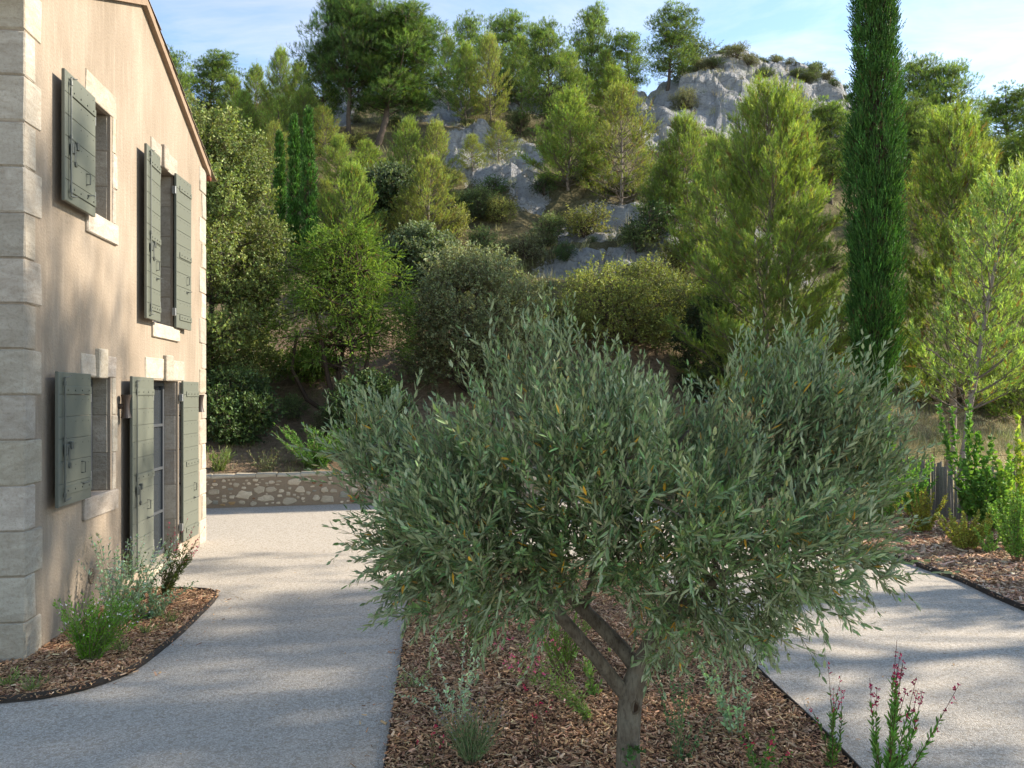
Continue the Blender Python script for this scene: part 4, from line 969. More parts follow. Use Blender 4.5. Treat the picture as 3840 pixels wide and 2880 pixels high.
# low scrub on the slope, one object each
SK = [('green', dict(col=(.075, .1, .035), tip=(.16, .19, .07)), 'low dark green garrigue bush on the rocky slope'),
      ('yellow', dict(col=(.17, .17, .045), tip=(.33, .3, .09)), 'low yellow green garrigue bush on the rocky slope'),
      ('olive', dict(col=(.13, .13, .065), tip=(.23, .215, .12)), 'low greyish olive garrigue bush on the rocky slope'),
      ('deep', dict(col=(.035, .065, .02), tip=(.08, .13, .035)), 'low deep green juniper bush on the rocky slope')]
for k, (n, c, lb) in enumerate(SK):
    plant_proto('S'+n, broadleaf(200+k, 1., .75, .75, .02, .8, nl=7000, ncl=26, ll=.05, lw=.022, trunks=3, ball=.42, **c))
BIG = [('Sdeep', 1278, 332, 400, 125, 'biggest deep green bush below the large yellow green pine'), ('Sdeep', 1180, 372, 430, 85, 'deep green bush left of the biggest one'), ('Sdeep', 1330, 375, 420, 90, 'deep green bush right of the biggest one'),
       ('Sgreen', 1040, 405, 470, 110, 'dark bush under the lowest of the middle rocks'), ('Sgreen', 1120, 232, 290, 70, 'round bush on top of the middle rocks'), ('Sdeep', 1085, 150, 215, 110, 'very dark bush under the middle ridge pines'),
       ('Sgreen', 1180, 460, 530, 110, 'dark bush above the pale scree'), ('Sgreen', 1510, 85, 130, 110, 'bush crowning the left end of the rock dome'), ('Solive', 1590, 95, 125, 75, 'grey bush on the very top of the rock dome'), ('Sgreen', 1762, 135, 175, 45, 'bush on the right shoulder of the rock dome'),
       ('Sdeep', 1420, 425, 520, 150, 'dark bush in the shaded gully beside the big bright pine'), ('Syellow', 1270, 440, 510, 140, 'yellow bush above the scree'), ('Sgreen', 1380, 480, 545, 110, 'green bush at the right end of the scree'), ('Sdeep', 1222, 520, 562, 60, 'small deep green bush standing in the scree'),
       ('Solive', 1480, 190, 235, 80, 'grey bush at the left foot of the rock dome'), ('Syellow', 1080, 420, 480, 90, 'yellow bush left of the scree'), ('Syellow', 985, 440, 520, 110, 'yellow bush below the brownish green pine'), ('Solive', 1140, 500, 560, 110, 'grey bush at the left end of the scree'), ('Syellow', 1450, 520, 580, 110, 'yellow bush under the right end of the scree'),
       ('Sgreen', 1050, 490, 560, 110, 'green bush above the grey green oak'), ('Sdeep', 905, 130, 215, 80, 'deep green bush at the foot of the ridge pines')]
BIG += [('Sgreen', 640, 850, 905, 90, 'low green bush on the bark bank under the juniper'), ('Solive', 705, 880, 960, 90, 'low grey bush on the bank right of the feathery bush'), ('Sgreen', 1610, 690, 800, 150, 'green bush under the big bright pine'), ('Sdeep', 1720, 700, 810, 150, 'dark bush between the big bright pine and the tall cypress'), ('Sgreen', 1450, 590, 690, 150, 'green bush right of the yellow green mound'), ('Solive', 1570, 570, 660, 120, 'grey bush left of the trunk of the big bright pine'),
        ('Sgreen', 1800, 640, 780, 130, 'green bush at the left foot of the tall cypress'), ('Sdeep', 1975, 700, 850, 150, 'dark bush at the right foot of the tall cypress'), ('Sgreen', 2060, 760, 880, 170, 'green bush behind the field under the large pine'), ('Sdeep', 2190, 760, 890, 170, 'dark bush behind the field at the right edge'),
        ('Sgreen', 1180, 640, 760, 130, 'green bush between the grey green oak and the mound'), ('Syellow', 1540, 480, 570, 100, 'yellow bush at the left foot of the big bright pine crown')]
for k, x, top, foot, w, lb in BIG:
    Y = solve_Y(x, foot); p = ground_at(x, Y); H = EYE+(HOR-top*K)*Y/FPX-p[2]
    plant(k, 'garrigue_bush', p, w*K*Y/FPX/2/.75*.82, max(H*.85, .45), rv.uniform(0, 6), lb, 'shrub', 'garrigue bushes on the slope')
for q in range(26):
    a = .215+.2*q/25+rv.normal(0, .006); Y = rv.uniform(57.5, 62.5); X = a*Y; z = terrain(np.array([X]), np.array([Y]))[0]; w = rv.uniform(.35, .85)
    plant(['Sgreen', 'Sgreen', 'Solive', 'Sdeep'][q % 4], 'garrigue_bush', (X, Y, z-.05), w/.75, w*rv.uniform(.7, 1.1), rv.uniform(0, 6), 'small bush growing along the top of the rock dome', 'shrub', 'small bushes along the top of the rock dome')
cnt = 0; tries = 0
while cnt < 150 and tries < 4000:
    tries += 1; Y = rv.uniform(24, 60); a = rv.uniform(-.5, .62); X = a*Y
    z, m, _, _ = terrain(np.array([X]), np.array([Y]), True)
    if m[0] > .35 and rv.random() < .86: continue
    if Y < 30 and a > .3: continue
    k = rv.choice(4, p=[.3, .28, .27, .15]); s = rv.uniform(.35, .95)*(1 if m[0] < .35 else .6)
    plant('S'+SK[k][0], 'garrigue_bush', (X, Y, z[0]-.05), s/.75*.9, s*rv.uniform(.7, 1.1), rv.uniform(0, 6), SK[k][2], 'shrub', 'low garrigue bushes scattered over the slope'); cnt += 1
# dry grass over the slope and the field behind the fence: nobody could count it
def grass(label, X, Y, z, n, h, cols, seed, spread=.12, w=.012):
    rng = np.random.default_rng(seed); N = len(X); P = np.repeat(np.stack([X, Y, z], 1), n, 0)+rng.normal(0, 1, (N*n, 3))*np.array([spread, spread, 0])
    D = rng.normal(0, .35, (N*n, 3))+np.array([0, 0, 1.]); c = jitcol(np.array(cols)[rng.integers(0, len(cols), N)], N, rng, .2, .05)
    g = G(); blades(g, P, D, np.repeat(h*rng.uniform(.5, 1.3, N), n)*rng.uniform(.6, 1.2, N*n), w, np.repeat(c, n, 0), rng)
    tag(g.build('dry_grass', M['straw']), label, 'grass', kind='stuff')
rg = np.random.default_rng(9)
Y = rg.uniform(24, 61, 5200); X = rg.uniform(-.55, .66, 5200)*Y; k = fbm(X*.4, Y*.4, 2) > -.1; X, Y = X[k], Y[k]; z = terrain(X, Y)
grass('tufts of dry straw coloured grass over the slope', X, Y, z-.03, 14, .42, [(.34, .27, .12), (.24, .23, .08), (.4, .33, .17), (.2, .2, .07)], 1, .16, .02)
Y = rg.uniform(14.5, 28, 9000); X = rg.uniform(.36, .72, 9000)*Y; k = X > 8.6-.35*(Y-11.5)+.5; X, Y = X[k], Y[k]; z = terrain(X, Y)
grass('dry straw grass of the field behind the paling fence', X, Y, z-.02, 9, .13, [(.56, .44, .28), (.47, .36, .22), (.6, .5, .34)], 2, .12, .012)
Y = rg.uniform(23, 27, 90); X = rg.uniform(.36, .66, 90)*Y; z = terrain(X, Y)
grass('tall golden grass under the pines behind the field', X, Y, z-.02, 40, .55, [(.38, .31, .2), (.3, .26, .16), (.2, .2, .11)], 3, .2, .014)
X = rg.uniform(-9, 2.2, 420); Y = yw(X)+rg.uniform(.5, 5.5, 420); z = terrain(X, Y)
grass('sparse dry weeds on the bark covered bank above the stone wall', X, Y, z-.02, 10, .2, [(.2, .17, .07), (.12, .13, .045)], 4, .12, .012)

# ------------------------------------------------------------------ olive tree in the middle bed
def olive():
    rng = np.random.default_rng(4); wood, leaf = G(), G(); Y0 = 4.3
    base = ground_o = np.array([az(1357)*Y0, Y0, 0.])
    def P(x, y, dy=0.): return at(x, y, Y0+dy)
    limbs = [
        ([(1357, 1760, 0), (1357, 1680, 0), (1357, 1600, 0), (1359, 1530, 0), (1368, 1478, 0), (1384, 1435, -.02), (1402, 1395, -.05), (1436, 1335, -.1), (1475, 1270, -.12)], [.083, .072, .068, .07, .066, .054, .046, .04, .034]),
        ([(1352, 1500, 0), (1330, 1475, -.03), (1292, 1425, -.08), (1247, 1372, -.12), (1205, 1325, -.13), (1178, 1280, -.1), (1150, 1220, -.05), (1105, 1160, 0), (1040, 1100, .05), (960, 1050, .1), (900, 1000, .1)], [.05, .045, .041, .04, .038, .036, .03, .026, .021, .016, .012]),
        ([(1384, 1455, .02), (1352, 1410, .06), (1304, 1359, .1), (1262, 1318, .14), (1232, 1285, .16), (1206, 1233, .18), (1197, 1180, .18), (1200, 1132, .17), (1245, 1106, .12), (1300, 1090, .05), (1360, 1060, -.05), (1430, 1000, -.12), (1490, 930, -.15)], [.055, .05, .047, .046, .045, .036, .032, .032, .026, .024, .02, .016, .012]),
        ([(1200, 1140, .17), (1185, 1080, .2), (1200, 1000, .25), (1225, 920, .3), (1240, 830, .3), (1250, 760, .28)], [.03, .025, .021, .017, .013, .009]),
        ([(1475, 1270, -.12), (1530, 1190, -.1), (1590, 1110, 0), (1650, 1030, .1), (1700, 940, .15), (1730, 850, .18)], [.033, .028, .024, .02, .015, .01]),
        ([(1436, 1335, -.1), (1500, 1290, -.3), (1580, 1230, -.5), (1680, 1170, -.55), (1780, 1110, -.5)], [.03, .025, .02, .015, .01]),
        ([(1402, 1395, -.05), (1430, 1320, .2), (1500, 1220, .5), (1600, 1120, .75), (1700, 1040, .85)], [.032, .026, .021, .016, .01]),
        ([(1232, 1285, .16), (1180, 1190, .4), (1120, 1080, .65), (1050, 980, .75)], [.028, .022, .016, .01]),
        ([(1178, 1280, -.1), (1100, 1230, -.35), (1000, 1190, -.5), (920, 1150, -.5)], [.024, .019, .014, .009]),
        ([(1262, 1318, .14), (1290, 1200, -.25), (1330, 1080, -.5), (1360, 960, -.55)], [.024, .019, .014, .009]),
        ([(1300, 1090, .05), (1330, 1000, .2), (1350, 900, .3), (1350, 800, .35)], [.018, .015, .012, .008]),
    ]
    skel = []
    for li, (pts, rad) in enumerate(limbs):
        p = np.array([P(*q) for q in pts]); n = len(p)
        u = np.linspace(0, n-1, n*4-3); pp = np.stack([np.interp(u, range(n), p[:, k]) for k in range(3)], 1)
        for _ in range(2): pp[1:-1] = (pp[:-2]+2*pp[1:-1]+pp[2:])/4
        rr = np.interp(u, range(n), rad)*(.94 if li == 0 else .84)*(1+.08*fbm(u*1.7+li*9, u*.6+3, 3))
        tube(wood, pp, rr, 14, (1, 1, 1)); skel.append(pp[2:])
    # pruning scars
    for x, y, r in ((1372, 1528, .027), (1395, 1430, .018)):
        q = P(x, y, -.058); th = np.linspace(0, 2*PI, 13); ring = q+np.stack([r*.75*np.cos(th), 0*th, r*1.25*np.sin(th)], 1)*(1+.12*np.sin(3*th+x))[:, None]
        tube(wood, ring, .007, 6, (.75, .7, .65)); wood.add(np.concatenate([ring[:-1]+np.array([0, -.003, 0])]), [list(range(12))], (.28, .2, .15))
    skel = np.concatenate(skel)
    m = .46293*Y0/FPX
    LOBES = [(1010, 1010, 190, 125, 0), (860, 1020, 100, 105, 0), (815, 920, 35, 60, 0), (1225, 880, 90, 150, .15), (1130, 930, 105, 115, .1), (1310, 940, 110, 130, .1), (1420, 965, 105, 105, .1), (1535, 1040, 95, 85, .1), (1655, 915, 70, 120, .1), (1745, 860, 60, 120, .1), (1730, 970, 115, 110, .1), (1830, 960, 75, 110, 0), (1800, 1090, 105, 140, 0),
             (1280, 1100, 270, 120, -.1), (1600, 1140, 250, 140, -.1), (950, 1150, 135, 95, -.1), (1520, 1270, 165, 70, -.25), (1740, 1190, 110, 90, -.2), (1000, 1195, 125, 50, -.1), (1240, 1130, 170, 60, -.45), (1440, 1150, 170, 90, -.5), (1330, 1030, 220, 110, -.5), (1620, 1090, 180, 110, -.5), (1060, 1080, 150, 100, -.45), (1000, 1230, 130, 45, -.3), (1140, 1205, 85, 55, -.35), (890, 1225, 60, 45, 0), (1640, 1290, 90, 45, -.1)]
    wts = np.array([l[2]*l[3] for l in LOBES], float)**.9; wts /= wts.sum()
    ncl = 290; q = rng.choice(len(LOBES), ncl, p=wts); u = unit(rng, ncl)*rng.uniform(.15, 1, (ncl, 1))**.45
    L = np.array(LOBES)[q]
    cen = np.stack([at(x, y, Y0) for x, y in zip(L[:, 0], L[:, 1])])+np.stack([u[:, 0]*L[:, 2]*m, u[:, 1]*np.minimum(.62, L[:, 2]*m*1.1)+L[:, 4], u[:, 2]*L[:, 3]*m], 1)
    # branchlets from the skeleton to every cluster
    for c in cen:
        k = np.argmin(np.linalg.norm((skel-c)*np.array([1, 1, .8])+np.array([0, 0, .12]), axis=1)); a = skel[k]; s = np.linspace(0, 1, 7)[:, None]
        dl = np.linalg.norm(c-a); pts = a+(c-a)*s+np.array([0, 0, .22])*dl*s*(1-s)+rng.normal(0, .02, (7, 3))*s*(1-s)*3
        tube(wood, pts, np.linspace(.004+.006*dl, .003, 7), 5, (1.05, 1.05, 1), cap=False)
    ntw = 12; N = ncl*ntw; C0 = np.repeat(cen, ntw, 0); ctr = at(1370, 1130, Y0)
    out = nrm((C0-ctr)*np.array([1, 1, 1.3])); up = np.clip((C0[:, 2:3]-ctr[2])/.55, -1, 1.25)
    D0 = nrm(out*rng.uniform(.2, .9, (N, 1))+rng.normal(0, .5, (N, 3))+np.array([0, 0, 1])*(.42+.62*up+rng.normal(0, .25, (N, 1))))
    st = C0+rng.normal(0, .065, (N, 3)); TL = rng.uniform(.14, .34, N)*(1+.25*np.clip(up[:, 0], 0, 1))
    bend = np.array([0, 0, 1.])*np.where(up > -.15, .25, -.32)+rng.normal(0, .16, (N, 3))
    seg = 5; prev = st; tw = G()
    nodes = [st]
    for k in range(1, seg+1):
        dk = nrm(D0+bend*(k/seg)); prev = prev+dk*(TL/seg)[:, None]; nodes.append(prev)
    nodes = np.stack(nodes, 1)
    for k in range(seg): sticks(wood, nodes[:, k], nodes[:, k+1], .0022-.0003*k, .0019-.0003*k, (1.3, 1.35, 1.05))
    npair = 10; lv = []; tsz_ = rng.uniform(.7, 1.2, N)
    t = (np.arange(npair)+.4)/npair*.98+.0
    for j, tt in enumerate(t):
        f = tt*seg; k = min(int(f), seg-1); p = nodes[:, k]+(nodes[:, k+1]-nodes[:, k])*(f-k); ax = nrm(nodes[:, k+1]-nodes[:, k])
        _, U, V = frames(ax); th = (j % 2)*PI/2+rng.normal(0, .3, N)
        sd = np.cos(th)[:, None]*U+np.sin(th)[:, None]*V
        for sg in (1, -1):
            keep = rng.random(N) < .9; tsz = tsz_[keep]
            spread = rng.uniform(.45, .85, (N, 1))*(1.1-.45*tt); dr = ax*(1-.25*spread)+sd*sg*spread+rng.normal(0, .12, (N, 3))
            nn = nrm(ax-sd*sg*.6)+rng.normal(0, .25, (N, 3))
            lv.append((p[keep], dr[keep], nn[keep], np.full(keep.sum(), .06*(1.08-.5*tt**3)*tsz), np.full(keep.sum(), tt)))
    for k in range(2):                                            # end leaves
        lv.append((nodes[:, -1], nrm(nodes[:, -1]-nodes[:, -2])+rng.normal(0, .18, (N, 3)), unit(rng, N), np.full(N, .04), np.ones(N)))
    Pp, Dd, Nn, LL, TT = (np.concatenate([l[k] for l in lv]) for k in range(5)); n = len(Pp)
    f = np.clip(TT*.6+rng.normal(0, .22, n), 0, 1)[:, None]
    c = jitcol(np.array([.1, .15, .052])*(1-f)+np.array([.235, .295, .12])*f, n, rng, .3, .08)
    k = rng.random(n) < np.where(TT < .45, .05, .003); c[k] = np.array([.75, .36, .03])*rng.uniform(.6, 1.1, (k.sum(), 1))
    k2 = rng.random(n) < .03; c[k2] = np.array([.2, .22, .07])
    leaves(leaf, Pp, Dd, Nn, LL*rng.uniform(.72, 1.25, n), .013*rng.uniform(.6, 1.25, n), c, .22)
    # root suckers with small round leaves on the trunk
    own_ = empty('olive_tree', tuple(base), 'large grey green olive tree with forked trunk growing in the bark bed', 'olive tree')
    wood.build('trunk', M['olive_bark'], own_, True); leaf.build('crown', M['olive_leaves'], own_)
    g = G(); st = []
    for k in range(9):
        t = rng.uniform(0, 1); p = P(1362+rng.uniform(-18, 28), 1600+50*t, -.085); st.append(p)
    st = np.array(st); e = st+np.array([.02, -.02, -.05])+rng.normal(0, .03, st.shape)
    n = 60; q = rng.integers(0, len(st), n); leaves(g, st[q]+(e[q]-st[q])*rng.random((n, 1)), unit(rng, n)+np.array([0, -.4, .2]), unit(rng, n), .028, .013, jitcol((.07, .13, .04), n, rng), .1)
    g.build('suckers', M['herb_leaves'], own_)['kind'] = 'stuff'
olive()

# ------------------------------------------------------------------ bed plants
def herb(name, label, cat, xy, H, ns, spread=.2, lean=(0, 0), leaf=(.03, .006), nlf=30, col=(.1, .17, .04), stemc=(.8, .8, .6), flower=None, ftop=.35, nfl=8, seed=0, curve=.3, l0=.05, l1=1., up=.5, srad=.003, z=.02, group=None, fsz=.014):
    nlf = int(nlf*1.5); leaf = (leaf[0]*1.12, leaf[1]*1.25); rng = np.random.default_rng(seed+500); base = np.array([xy[0], xy[1], z]); wood, lf, fl = G(), G(), G()
    a = rng.uniform(0, 2*PI, ns); r = rng.uniform(0, 1, ns)**.6*spread
    b = np.stack([np.cos(a)*r*.18, np.sin(a)*r*.18, 0*a], 1); h = H*rng.uniform(.6, 1.05, ns)
    tip = b+np.stack([np.cos(a)*r+lean[0]*rng.uniform(.5, 1.2, ns), np.sin(a)*r+lean[1]*rng.uniform(.5, 1.2, ns), h], 1)
    K_ = 5; nodes = []
    wob = rng.normal(0, .02*H, (ns, 3))
    for k in range(K_+1):
        s = k/K_; p = b+(tip-b)*np.array([s**(1+curve), s**(1+curve), s])+wob*math.sin(PI*s); nodes.append(p)
    nodes = np.stack(nodes, 1)+base
    for k in range(K_): sticks(wood, nodes[:, k], nodes[:, k+1], srad*(1-.13*k), srad*(.87-.13*k), np.array(stemc)*1.6)
    N = ns*nlf; q = np.repeat(np.arange(ns), nlf); t = rng.uniform(l0, l1, N)*K_; k = np.minimum(t.astype(int), K_-1)
    p = nodes[q, k]+(nodes[q, k+1]-nodes[q, k])*(t-k)[:, None]; ax = nrm(nodes[q, k+1]-nodes[q, k])
    dr = ax*up+nrm(rng.normal(0, 1, (N, 3)))*(1-up*.5); sz = leaf[0]*rng.uniform(.6, 1.25, N)*(1.15-.5*t/K_)
    leaves(lf, p, dr, unit(rng, N)+np.array([0, 0, .5]), sz, leaf[1]*rng.uniform(.8, 1.2, N), jitcol(col, N, rng, .25, .08), .15)
    o = empty(name, tuple(base), label, cat, group)
    wood.build('stems', M['bark'], o); lf.build('leaves', M['herb_leaves'], o)
    if flower is not None:
        n = ns*nfl; q = np.repeat(np.arange(ns), nfl); t = (1-ftop*rng.random(n)**1.3)*K_*.999; k = np.minimum(t.astype(int), K_-1)
        p = nodes[q, k]+(nodes[q, k+1]-nodes[q, k])*(t-k)[:, None]+rng.normal(0, .006, (n, 3))
        for _ in range(4): leaves(fl, p, unit(rng, n)+np.array([0, 0, .4]), unit(rng, n), fsz*rng.uniform(.7, 1.2, n), fsz*.55, jitcol(flower, n, rng, .2, .1), .1)
        fl.build('flowers', M['petal'], o)['kind'] = 'stuff'
    return o
PINK, RED, WHITE, VIO = (.75, .12, .22), (.55, .03, .09), (.85, .75, .75), (.2, .15, .45)
BROOM, SAGE, GAU, DK = (.12, .2, .03), (.27, .34, .24), (.14, .2, .05), (.06, .1, .035)
# bed at the house wall
herb('gaura_plant', 'bushy bright green gaura with small white flowers at the house wall', 'plant', (-3.45, 6.55), .54, 100, .32, (.12, 0), (.042, .0065), 30, (.13, .25, .03), flower=WHITE, nfl=1, ftop=.25, seed=1, up=.8, fsz=.011)
herb('russian_sage', 'silvery pale green sage plant leaning on the house wall', 'plant', (-3.72, 7.55), .8, 36, .42, (.05, .15), (.045, .01), 36, SAGE, flower=(.45, .42, .6), nfl=2, ftop=.15, seed=2, up=.6, fsz=.009)
herb('grey_leaved_plant', 'low blue grey leafy plant behind the bushy gaura', 'plant', (-3.5, 7.75), .34, 36, .3, (.08, 0), (.045, .01), 16, (.16, .22, .14), seed=3)
herb('gaura_plant', 'tall dark gaura with magenta tips in front of the door', 'plant', (-3.72, 8.55), .82, 20, .2, (.3, .05), (.045, .009), 40, (.08, .1, .035), (.55, .35, .3), flower=RED, nfl=3, ftop=.25, seed=4, l1=.8, up=.7)
herb('leafy_shoot', 'thin dark leafy shoot between the sage plant and the tall gaura', 'plant', (-3.95, 8.4), .5, 9, .25, (.1, 0), (.04, .016), 16, DK, seed=5)
herb('russian_sage', 'pale sage plant cut by the left edge of the view', 'plant', (-3.98, 5.98), .72, 14, .16, (.02, 0), (.045, .013), 24, (.2, .3, .2), seed=6, up=.5)
for q, (x, y) in enumerate([(-3.25, 7.6), (-3.3, 7.25), (-3.75, 5.95), (-3.5, 5.85), (-3.3, 6.75)]):
    herb('weed_tuft', ['small grass tuft by the far part of the edging', 'small grass tuft in the middle of the wall bed', 'weed tuft at the near left of the wall bed', 'weed tuft by the near edging of the wall bed', 'weed tuft right of the bushy gaura'][q], 'weed', (x, y), .11, 16, .1, (0, 0), (.05, .005), 5, (.16, .2, .06), seed=10+q, up=.8)
# olive bed
herb('gaura_plant', 'dark twiggy gaura with red flowers at the back left of the olive bed', 'plant', (-.32, 6.35), .6, 26, .3, (0, 0), (.03, .006), 22, (.07, .11, .03), (.6, .4, .33), flower=PINK, nfl=1, ftop=.2, seed=20, l0=.25)
herb('broom_plant', 'bright green gaura with pink flowers behind the dark twiggy one', 'plant', (-.3, 7.1), .62, 34, .22, (0, 0), (.03, .006), 24, (.13, .21, .04), flower=PINK, nfl=1, ftop=.25, seed=21)
herb('silver_plant', 'two stemmed silver leaved plant left of the olive trunk', 'plant', (-.36, 5.35), .62, 5, .3, (.0, 0), (.034, .011), 34, (.36, .42, .3), (1.6, 1.6, 1.4), seed=22, up=.35)
herb('silver_plant', 'small silver shoot bending left beside the two stemmed silver plant', 'plant', (-.44, 5.42), .34, 4, .2, (-.28, 0), (.026, .009), 24, (.3, .38, .26), (1.5, 1.5, 1.3), seed=23, up=.4)
herb('lavender_plant', 'grey green lavender clump at the bottom of the olive bed', 'lavender', (-.24, 4.72), .36, 95, .2, (.0, 0), (.035, .004), 9, (.13, .19, .09), (.8, .95, .6), flower=(.26, .25, .4), nfl=1, ftop=.04, seed=24, up=.85, l1=.7, fsz=.006)
herb('gaura_plant', 'pink flowering gaura with long stems leaning left toward the twiggy one', 'plant', (.52, 5.3), .62, 15, .1, (-.62, .1), (.032, .007), 36, (.2, .27, .07), (.9, .9, .6), flower=PINK, nfl=4, ftop=.18, seed=25, l1=.82, up=.5, fsz=.018)
herb('broom_plant', 'upright bright green broom like plant left of the olive limbs', 'plant', (.38, 6.1), .55, 55, .24, (-.02, 0), (.036, .005), 20, (.13, .22, .035), (.7, .5, .4), seed=26, up=.85, l0=.3)
herb('leafy_shoot', 'light green leafy shoots at the left of the olive trunk', 'plant', (.6, 5.75), .42, 7, .14, (0, 0), (.045, .014), 16, (.18, .26, .07), seed=27)
herb('grey_leaved_plant', 'grey feathery plant right of the olive trunk', 'plant', (1.22, 6.25), .5, 30, .28, (0, 0), (.03, .006), 20, (.2, .25, .13), (.8, .7, .55), seed=28)
herb('russian_sage', 'pale upright sage at the right edging of the olive bed', 'plant', (1.42, 5.1), .62, 9, .2, (-.1, 0), (.04, .014), 26, (.28, .36, .22), (1.3, 1.3, 1.1), seed=29, up=.4)
herb('small_leaved_shrub', 'small round leaved shrub at the right foot of the olive trunk', 'shrub', (1.0, 4.75), .6, 16, .24, (.02, 0), (.02, .012), 24, (.09, .15, .07), (.9, .8, .6), seed=30, up=.3)
herb('gaura_plant', 'young green gaura with red tips at the bottom right of the olive bed', 'plant', (1.38, 4.5), .3, 10, .16, (0, 0), (.04, .007), 22, (.1, .19, .04), flower=RED, nfl=2, ftop=.2, seed=31)
herb('gaura_plant', 'dark green gaura with crimson spikes on the right edging', 'plant', (1.84, 4.62), .62, 7, .14, (-.03, 0), (.04, .007), 34, (.08, .15, .035), (.5, .3, .28), flower=RED, nfl=4, ftop=.4, seed=32, l1=.75, up=.8)
herb('gaura_plant', 'tallest crimson gaura leaning over the right edging onto the gravel', 'plant', (2.02, 4.3), .76, 12, .24, (.16, .1), (.045, .009), 60, (.09, .17, .035), (.4, .18, .18), flower=(.42, .03, .09), nfl=7, ftop=.36, seed=33, srad=.004, fsz=.017, l1=.76, up=.8)
herb('gaura_plant', 'pair of thin red flowered stems at the bottom left of the olive bed', 'plant', (-.48, 4.6), .3, 4, .1, (0, 0), (.03, .006), 12, (.1, .09, .04), (.5, .3, .28), flower=RED, nfl=3, ftop=.3, seed=34)
herb('gaura_plant', 'thin dark red stems left of the olive trunk base', 'plant', (.16, 4.75), .5, 5, .12, (0, 0), (.026, .005), 12, (.1, .08, .04), (.5, .3, .28), flower=RED, nfl=3, ftop=.3, seed=35)
herb('gaura_plant', 'white flowering gaura under the olive crown at the back of the bed', 'plant', (-.2, 8.0), .55, 30, .3, (0, 0), (.03, .006), 18, GAU, flower=WHITE, nfl=3, ftop=.3, seed=36)
herb('gaura_plant', 'low red gaura at the far left edging of the olive bed', 'plant', (-.85, 7.5), .25, 7, .14, (0, 0), (.025, .006), 10, (.1, .1, .04), flower=RED, nfl=5, ftop=.4, seed=37)
herb('broom_plant', 'green feathery plant at the far middle of the olive bed', 'plant', (.5, 8.2), .6, 40, .3, (0, 0), (.035, .005), 18, (.14, .2, .06), seed=38)
herb('weed_tuft', 'small weed at the left edging of the olive bed', 'weed', (-.72, 5.9), .14, 18, .14, (0, 0), (.05, .005), 5, (.2, .23, .1), seed=39)
# right bed: hedge shrubs in front of the paling fence
BAY = dict(leaf=(.1, .042), nlf=46, srad=.006, stemc=(.7, .55, .4), up=.55, curve=.1, l0=.12)
def bay(label, xy, H, ns, sp, col, seed, lean=(0, 0), **k):
    kw = dict(BAY); kw.update(k); kw['nlf'] = int(kw['nlf']*1.5); ns = int(ns*1.25); herb('hedge_shrub', label, 'shrub', xy, H, ns, sp, lean, kw.pop('leaf'), kw.pop('nlf'), col, seed=seed, group='young hedge shrubs along the paling fence', **kw)
def xy(x, Y): return (az(x)*Y, Y)
bay('tall dark green laurel in front of the leaning pine trunk', xy(2098, 12.9), 2.0, 7, .34, (.09, .165, .035), 50, (-.12, 0), nlf=70)
bay('lower leafy laurel right beside the tall one', xy(2138, 12.5), 1.15, 12, .36, (.1, .19, .04), 51, nlf=60)
bay('yellow green laurel with bright tall shoots near the right edge', xy(2172, 11.6), 1.6, 5, .2, (.17, .26, .05), 52, nlf=50)
bay('bright yellow laurel cut by the right edge of the view', xy(2206, 11.2), 1.8, 5, .16, (.26, .31, .05), 53, (.05, 0), nlf=55)
bay('dense green bush low at the right edge of the view', xy(2200, 10.4), .95, 18, .36, (.12, .2, .045), 54, leaf=(.05, .014), nlf=70)
bay('green shrub covering the left end of the paling fence', xy(1968, 14.1), 1.12, 16, .5, (.12, .22, .045), 55, leaf=(.06, .018), nlf=60)
bay('loose green shrub half hidden by the right side of the olive', xy(1912, 13.8), 1.0, 14, .5, (.15, .24, .06), 56, leaf=(.05, .016), nlf=60)
bay('bright green shrub behind the right side of the olive crown', xy(1905, 15.), 2.0, 9, .4, (.18, .28, .05), 57, (-.1, 0), nlf=60)
bay('bronze tinted round shrub at the foot of the fence shrub', xy(1992, 12.4), .74, 18, .38, (.24, .22, .045), 58, leaf=(.045, .018), stemc=(.8, .4, .3), nlf=60)
bay('round reddish green shrub alone in the coarse bark', xy(2084, 11.2), .56, 24, .38, (.25, .24, .06), 59, leaf=(.045, .018), stemc=(.8, .4, .3), nlf=60)
bay('small light green seedling right of the round reddish shrub', xy(2138, 10.9), .42, 5, .2, (.22, .36, .08), 60, leaf=(.04, .012))
bay('low dark shrub at the fence foot behind the olive', (5.6, 14.6), .6, 14, .4, (.1, .17, .04), 61, leaf=(.045, .016))
# bank above the stone wall
p = terrain(np.array([-4.1]), np.array([16.9]))[0]
herb('broom_shrub', 'feathery bright green bush on the bank behind the stone wall', 'shrub', (-4.15, 16.9), .98, 60, .75, (0, 0), (.09, .014), 46, (.1, .19, .035), seed=70, up=.6, srad=.006, z=float(p)-.05)
herb('lavender_plant', 'lavender clump behind the stone wall right of the feathery bush', 'lavender', (-2.75, 17.0), .62, 110, .6, (0, 0), (.08, .01), 14, (.12, .18, .07), flower=(.28, .22, .42), nfl=3, ftop=.14, seed=71, up=.8, z=float(p)-.1, fsz=.03)
herb('dry_bush', 'thin dry twiggy bush behind the stone wall left of the feathery bush', 'shrub', (-5.1, 16.6), .55, 34, .45, (0, 0), (.05, .01), 14, (.16, .17, .08), (.6, .5, .4), seed=72, srad=.005, z=float(p)-.15)
herb('grass_clump', 'grass clump behind the wall at the house corner', 'plant', (-6.0, 16.4), .6, 40, .25, (0, 0), (.14, .012), 8, (.14, .18, .05), seed=73, up=.85, z=float(p)-.15)

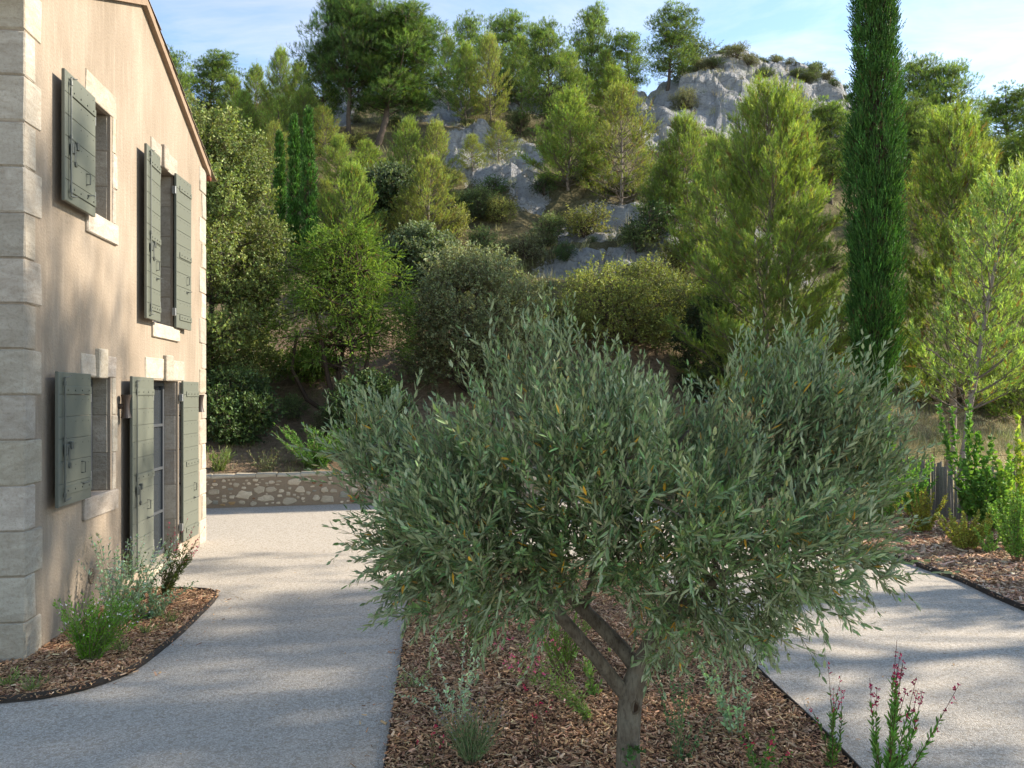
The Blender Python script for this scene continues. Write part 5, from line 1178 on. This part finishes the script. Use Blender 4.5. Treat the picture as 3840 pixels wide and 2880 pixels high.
# ------------------------------------------------------------------ paling fence and the rusty wire fence behind it
def fence():
    rng = np.random.default_rng(12); line = np.array([(7.16, 15.85), (7.34, 15.5), (7.6, 14.2), (8.0, 13.1), (8.35, 12.2)])
    s = np.concatenate([[0], np.cumsum(np.linalg.norm(np.diff(line, axis=0), axis=1))]); n = 98; u = np.linspace(0, s[-1], n)
    xy = np.stack([np.interp(u, s, line[:, 0]), np.interp(u, s, line[:, 1])], 1)
    o = empty('paling_fence', (xy[0, 0], xy[0, 1], 0), 'weathered grey split chestnut paling fence behind the hedge shrubs', 'fence')
    T = nrm(np.gradient(xy, axis=0))
    for k in range(n):
        g = G(); w, h = rng.uniform(.026, .04), rng.uniform(.92, 1.02); tl = rng.normal(0, .025); t = T[k]; c = rng.uniform(.75, 1.3)
        def f(V): return np.stack([xy[k, 0]+t[0]*(V[:, 0]+V[:, 2]*tl)-t[1]*V[:, 1], xy[k, 1]+t[1]*(V[:, 0]+V[:, 2]*tl)+t[0]*V[:, 1], V[:, 2]], 1)
        cbox(g, (-w/2, -.012, -.05), (w/2, .012, h), .005, f, (c, c*rng.uniform(.95, 1.02), c*rng.uniform(.92, 1.02)), .004, rng); g.build('pale', M['pale_wood'], o)
    for z in (.25, .75):
        g = G(); q = np.stack([xy[:, 0]-T[:, 1]*.018*np.where(np.arange(n) % 2, 1, -1), xy[:, 1]+T[:, 0]*.018*np.where(np.arange(n) % 2, 1, -1), np.full(n, z)+rng.normal(0, .008, n)], 1)
        tube(g, q, .003, 4); g.build('wire', M['wire'], o)
    o = empty('wire_fence', (8.0, 16.2, 0), 'rusty iron rod and wire fence between the palings and the dry field', 'fence')
    a, b = np.array([7.6, 16.4, 0]), np.array([9.7, 12.6, 0])
    for k in range(24):
        p = a+(b-a)*k/23; g = G(); tube(g, [p-np.array([0, 0, .1]), p+np.array([rng.normal(0, .02), rng.normal(0, .02), rng.uniform(1.05, 1.3)])], .007, 5); g.build('rod', M['rust_iron'], o)
    for z in (.4, .8, 1.1):
        g = G(); tube(g, [a+(b-a)*k/12+np.array([0, 0, z+.03*math.sin(k*2.)]) for k in range(13)], .003, 4); g.build('wire', M['rust_iron'], o)
fence()
# a broken branch and pale stump in the coarse bark
g = G(); tube(g, [(5.62, 10.95, 0), (5.63, 10.95, .08), (5.62, 10.94, .15)], [.035, .03, .022], 8, (2.2, 2.1, 2.)); tag(g.build('wood_stump', M['bark'], None, True), 'short pale upright piece of wood in the coarse bark', 'wood')
g = G(); tube(g, [(7.0, 11.7, .06), (7.4, 11.3, .1), (7.75, 10.85, .05)], [.03, .035, .03], 7, (.35, .3, .28)); tag(g.build('fallen_branch', M['bark'], None, True), 'dark fallen branch lying behind the small seedling', 'branch')
# dry leaves blown over the gravel
rng = np.random.default_rng(31); n = 170
x, y = rng.uniform(-3.4, 4.9, n), rng.uniform(4.2, 14, n); k = ~(inside(x, y, CBED_L+CBED_R[::-1]) | inside(x, y, LBED)); x, y = x[k], y[k]; n = len(x)
g = G(); leaves(g, np.stack([x, y, np.full(n, .006)], 1), np.stack([rng.normal(0, 1, n), rng.normal(0, 1, n), rng.uniform(0, .15, n)], 1), np.tile([[0, 0, 1.]], (n, 1)), rng.uniform(.018, .05, n), .012, jitcol((.25, .15, .08), n, rng, .3), .3)
tag(g.build('dry_leaves', M['herb_leaves']), 'scattered dry brown leaves on the gravel', 'leaves', kind='stuff')
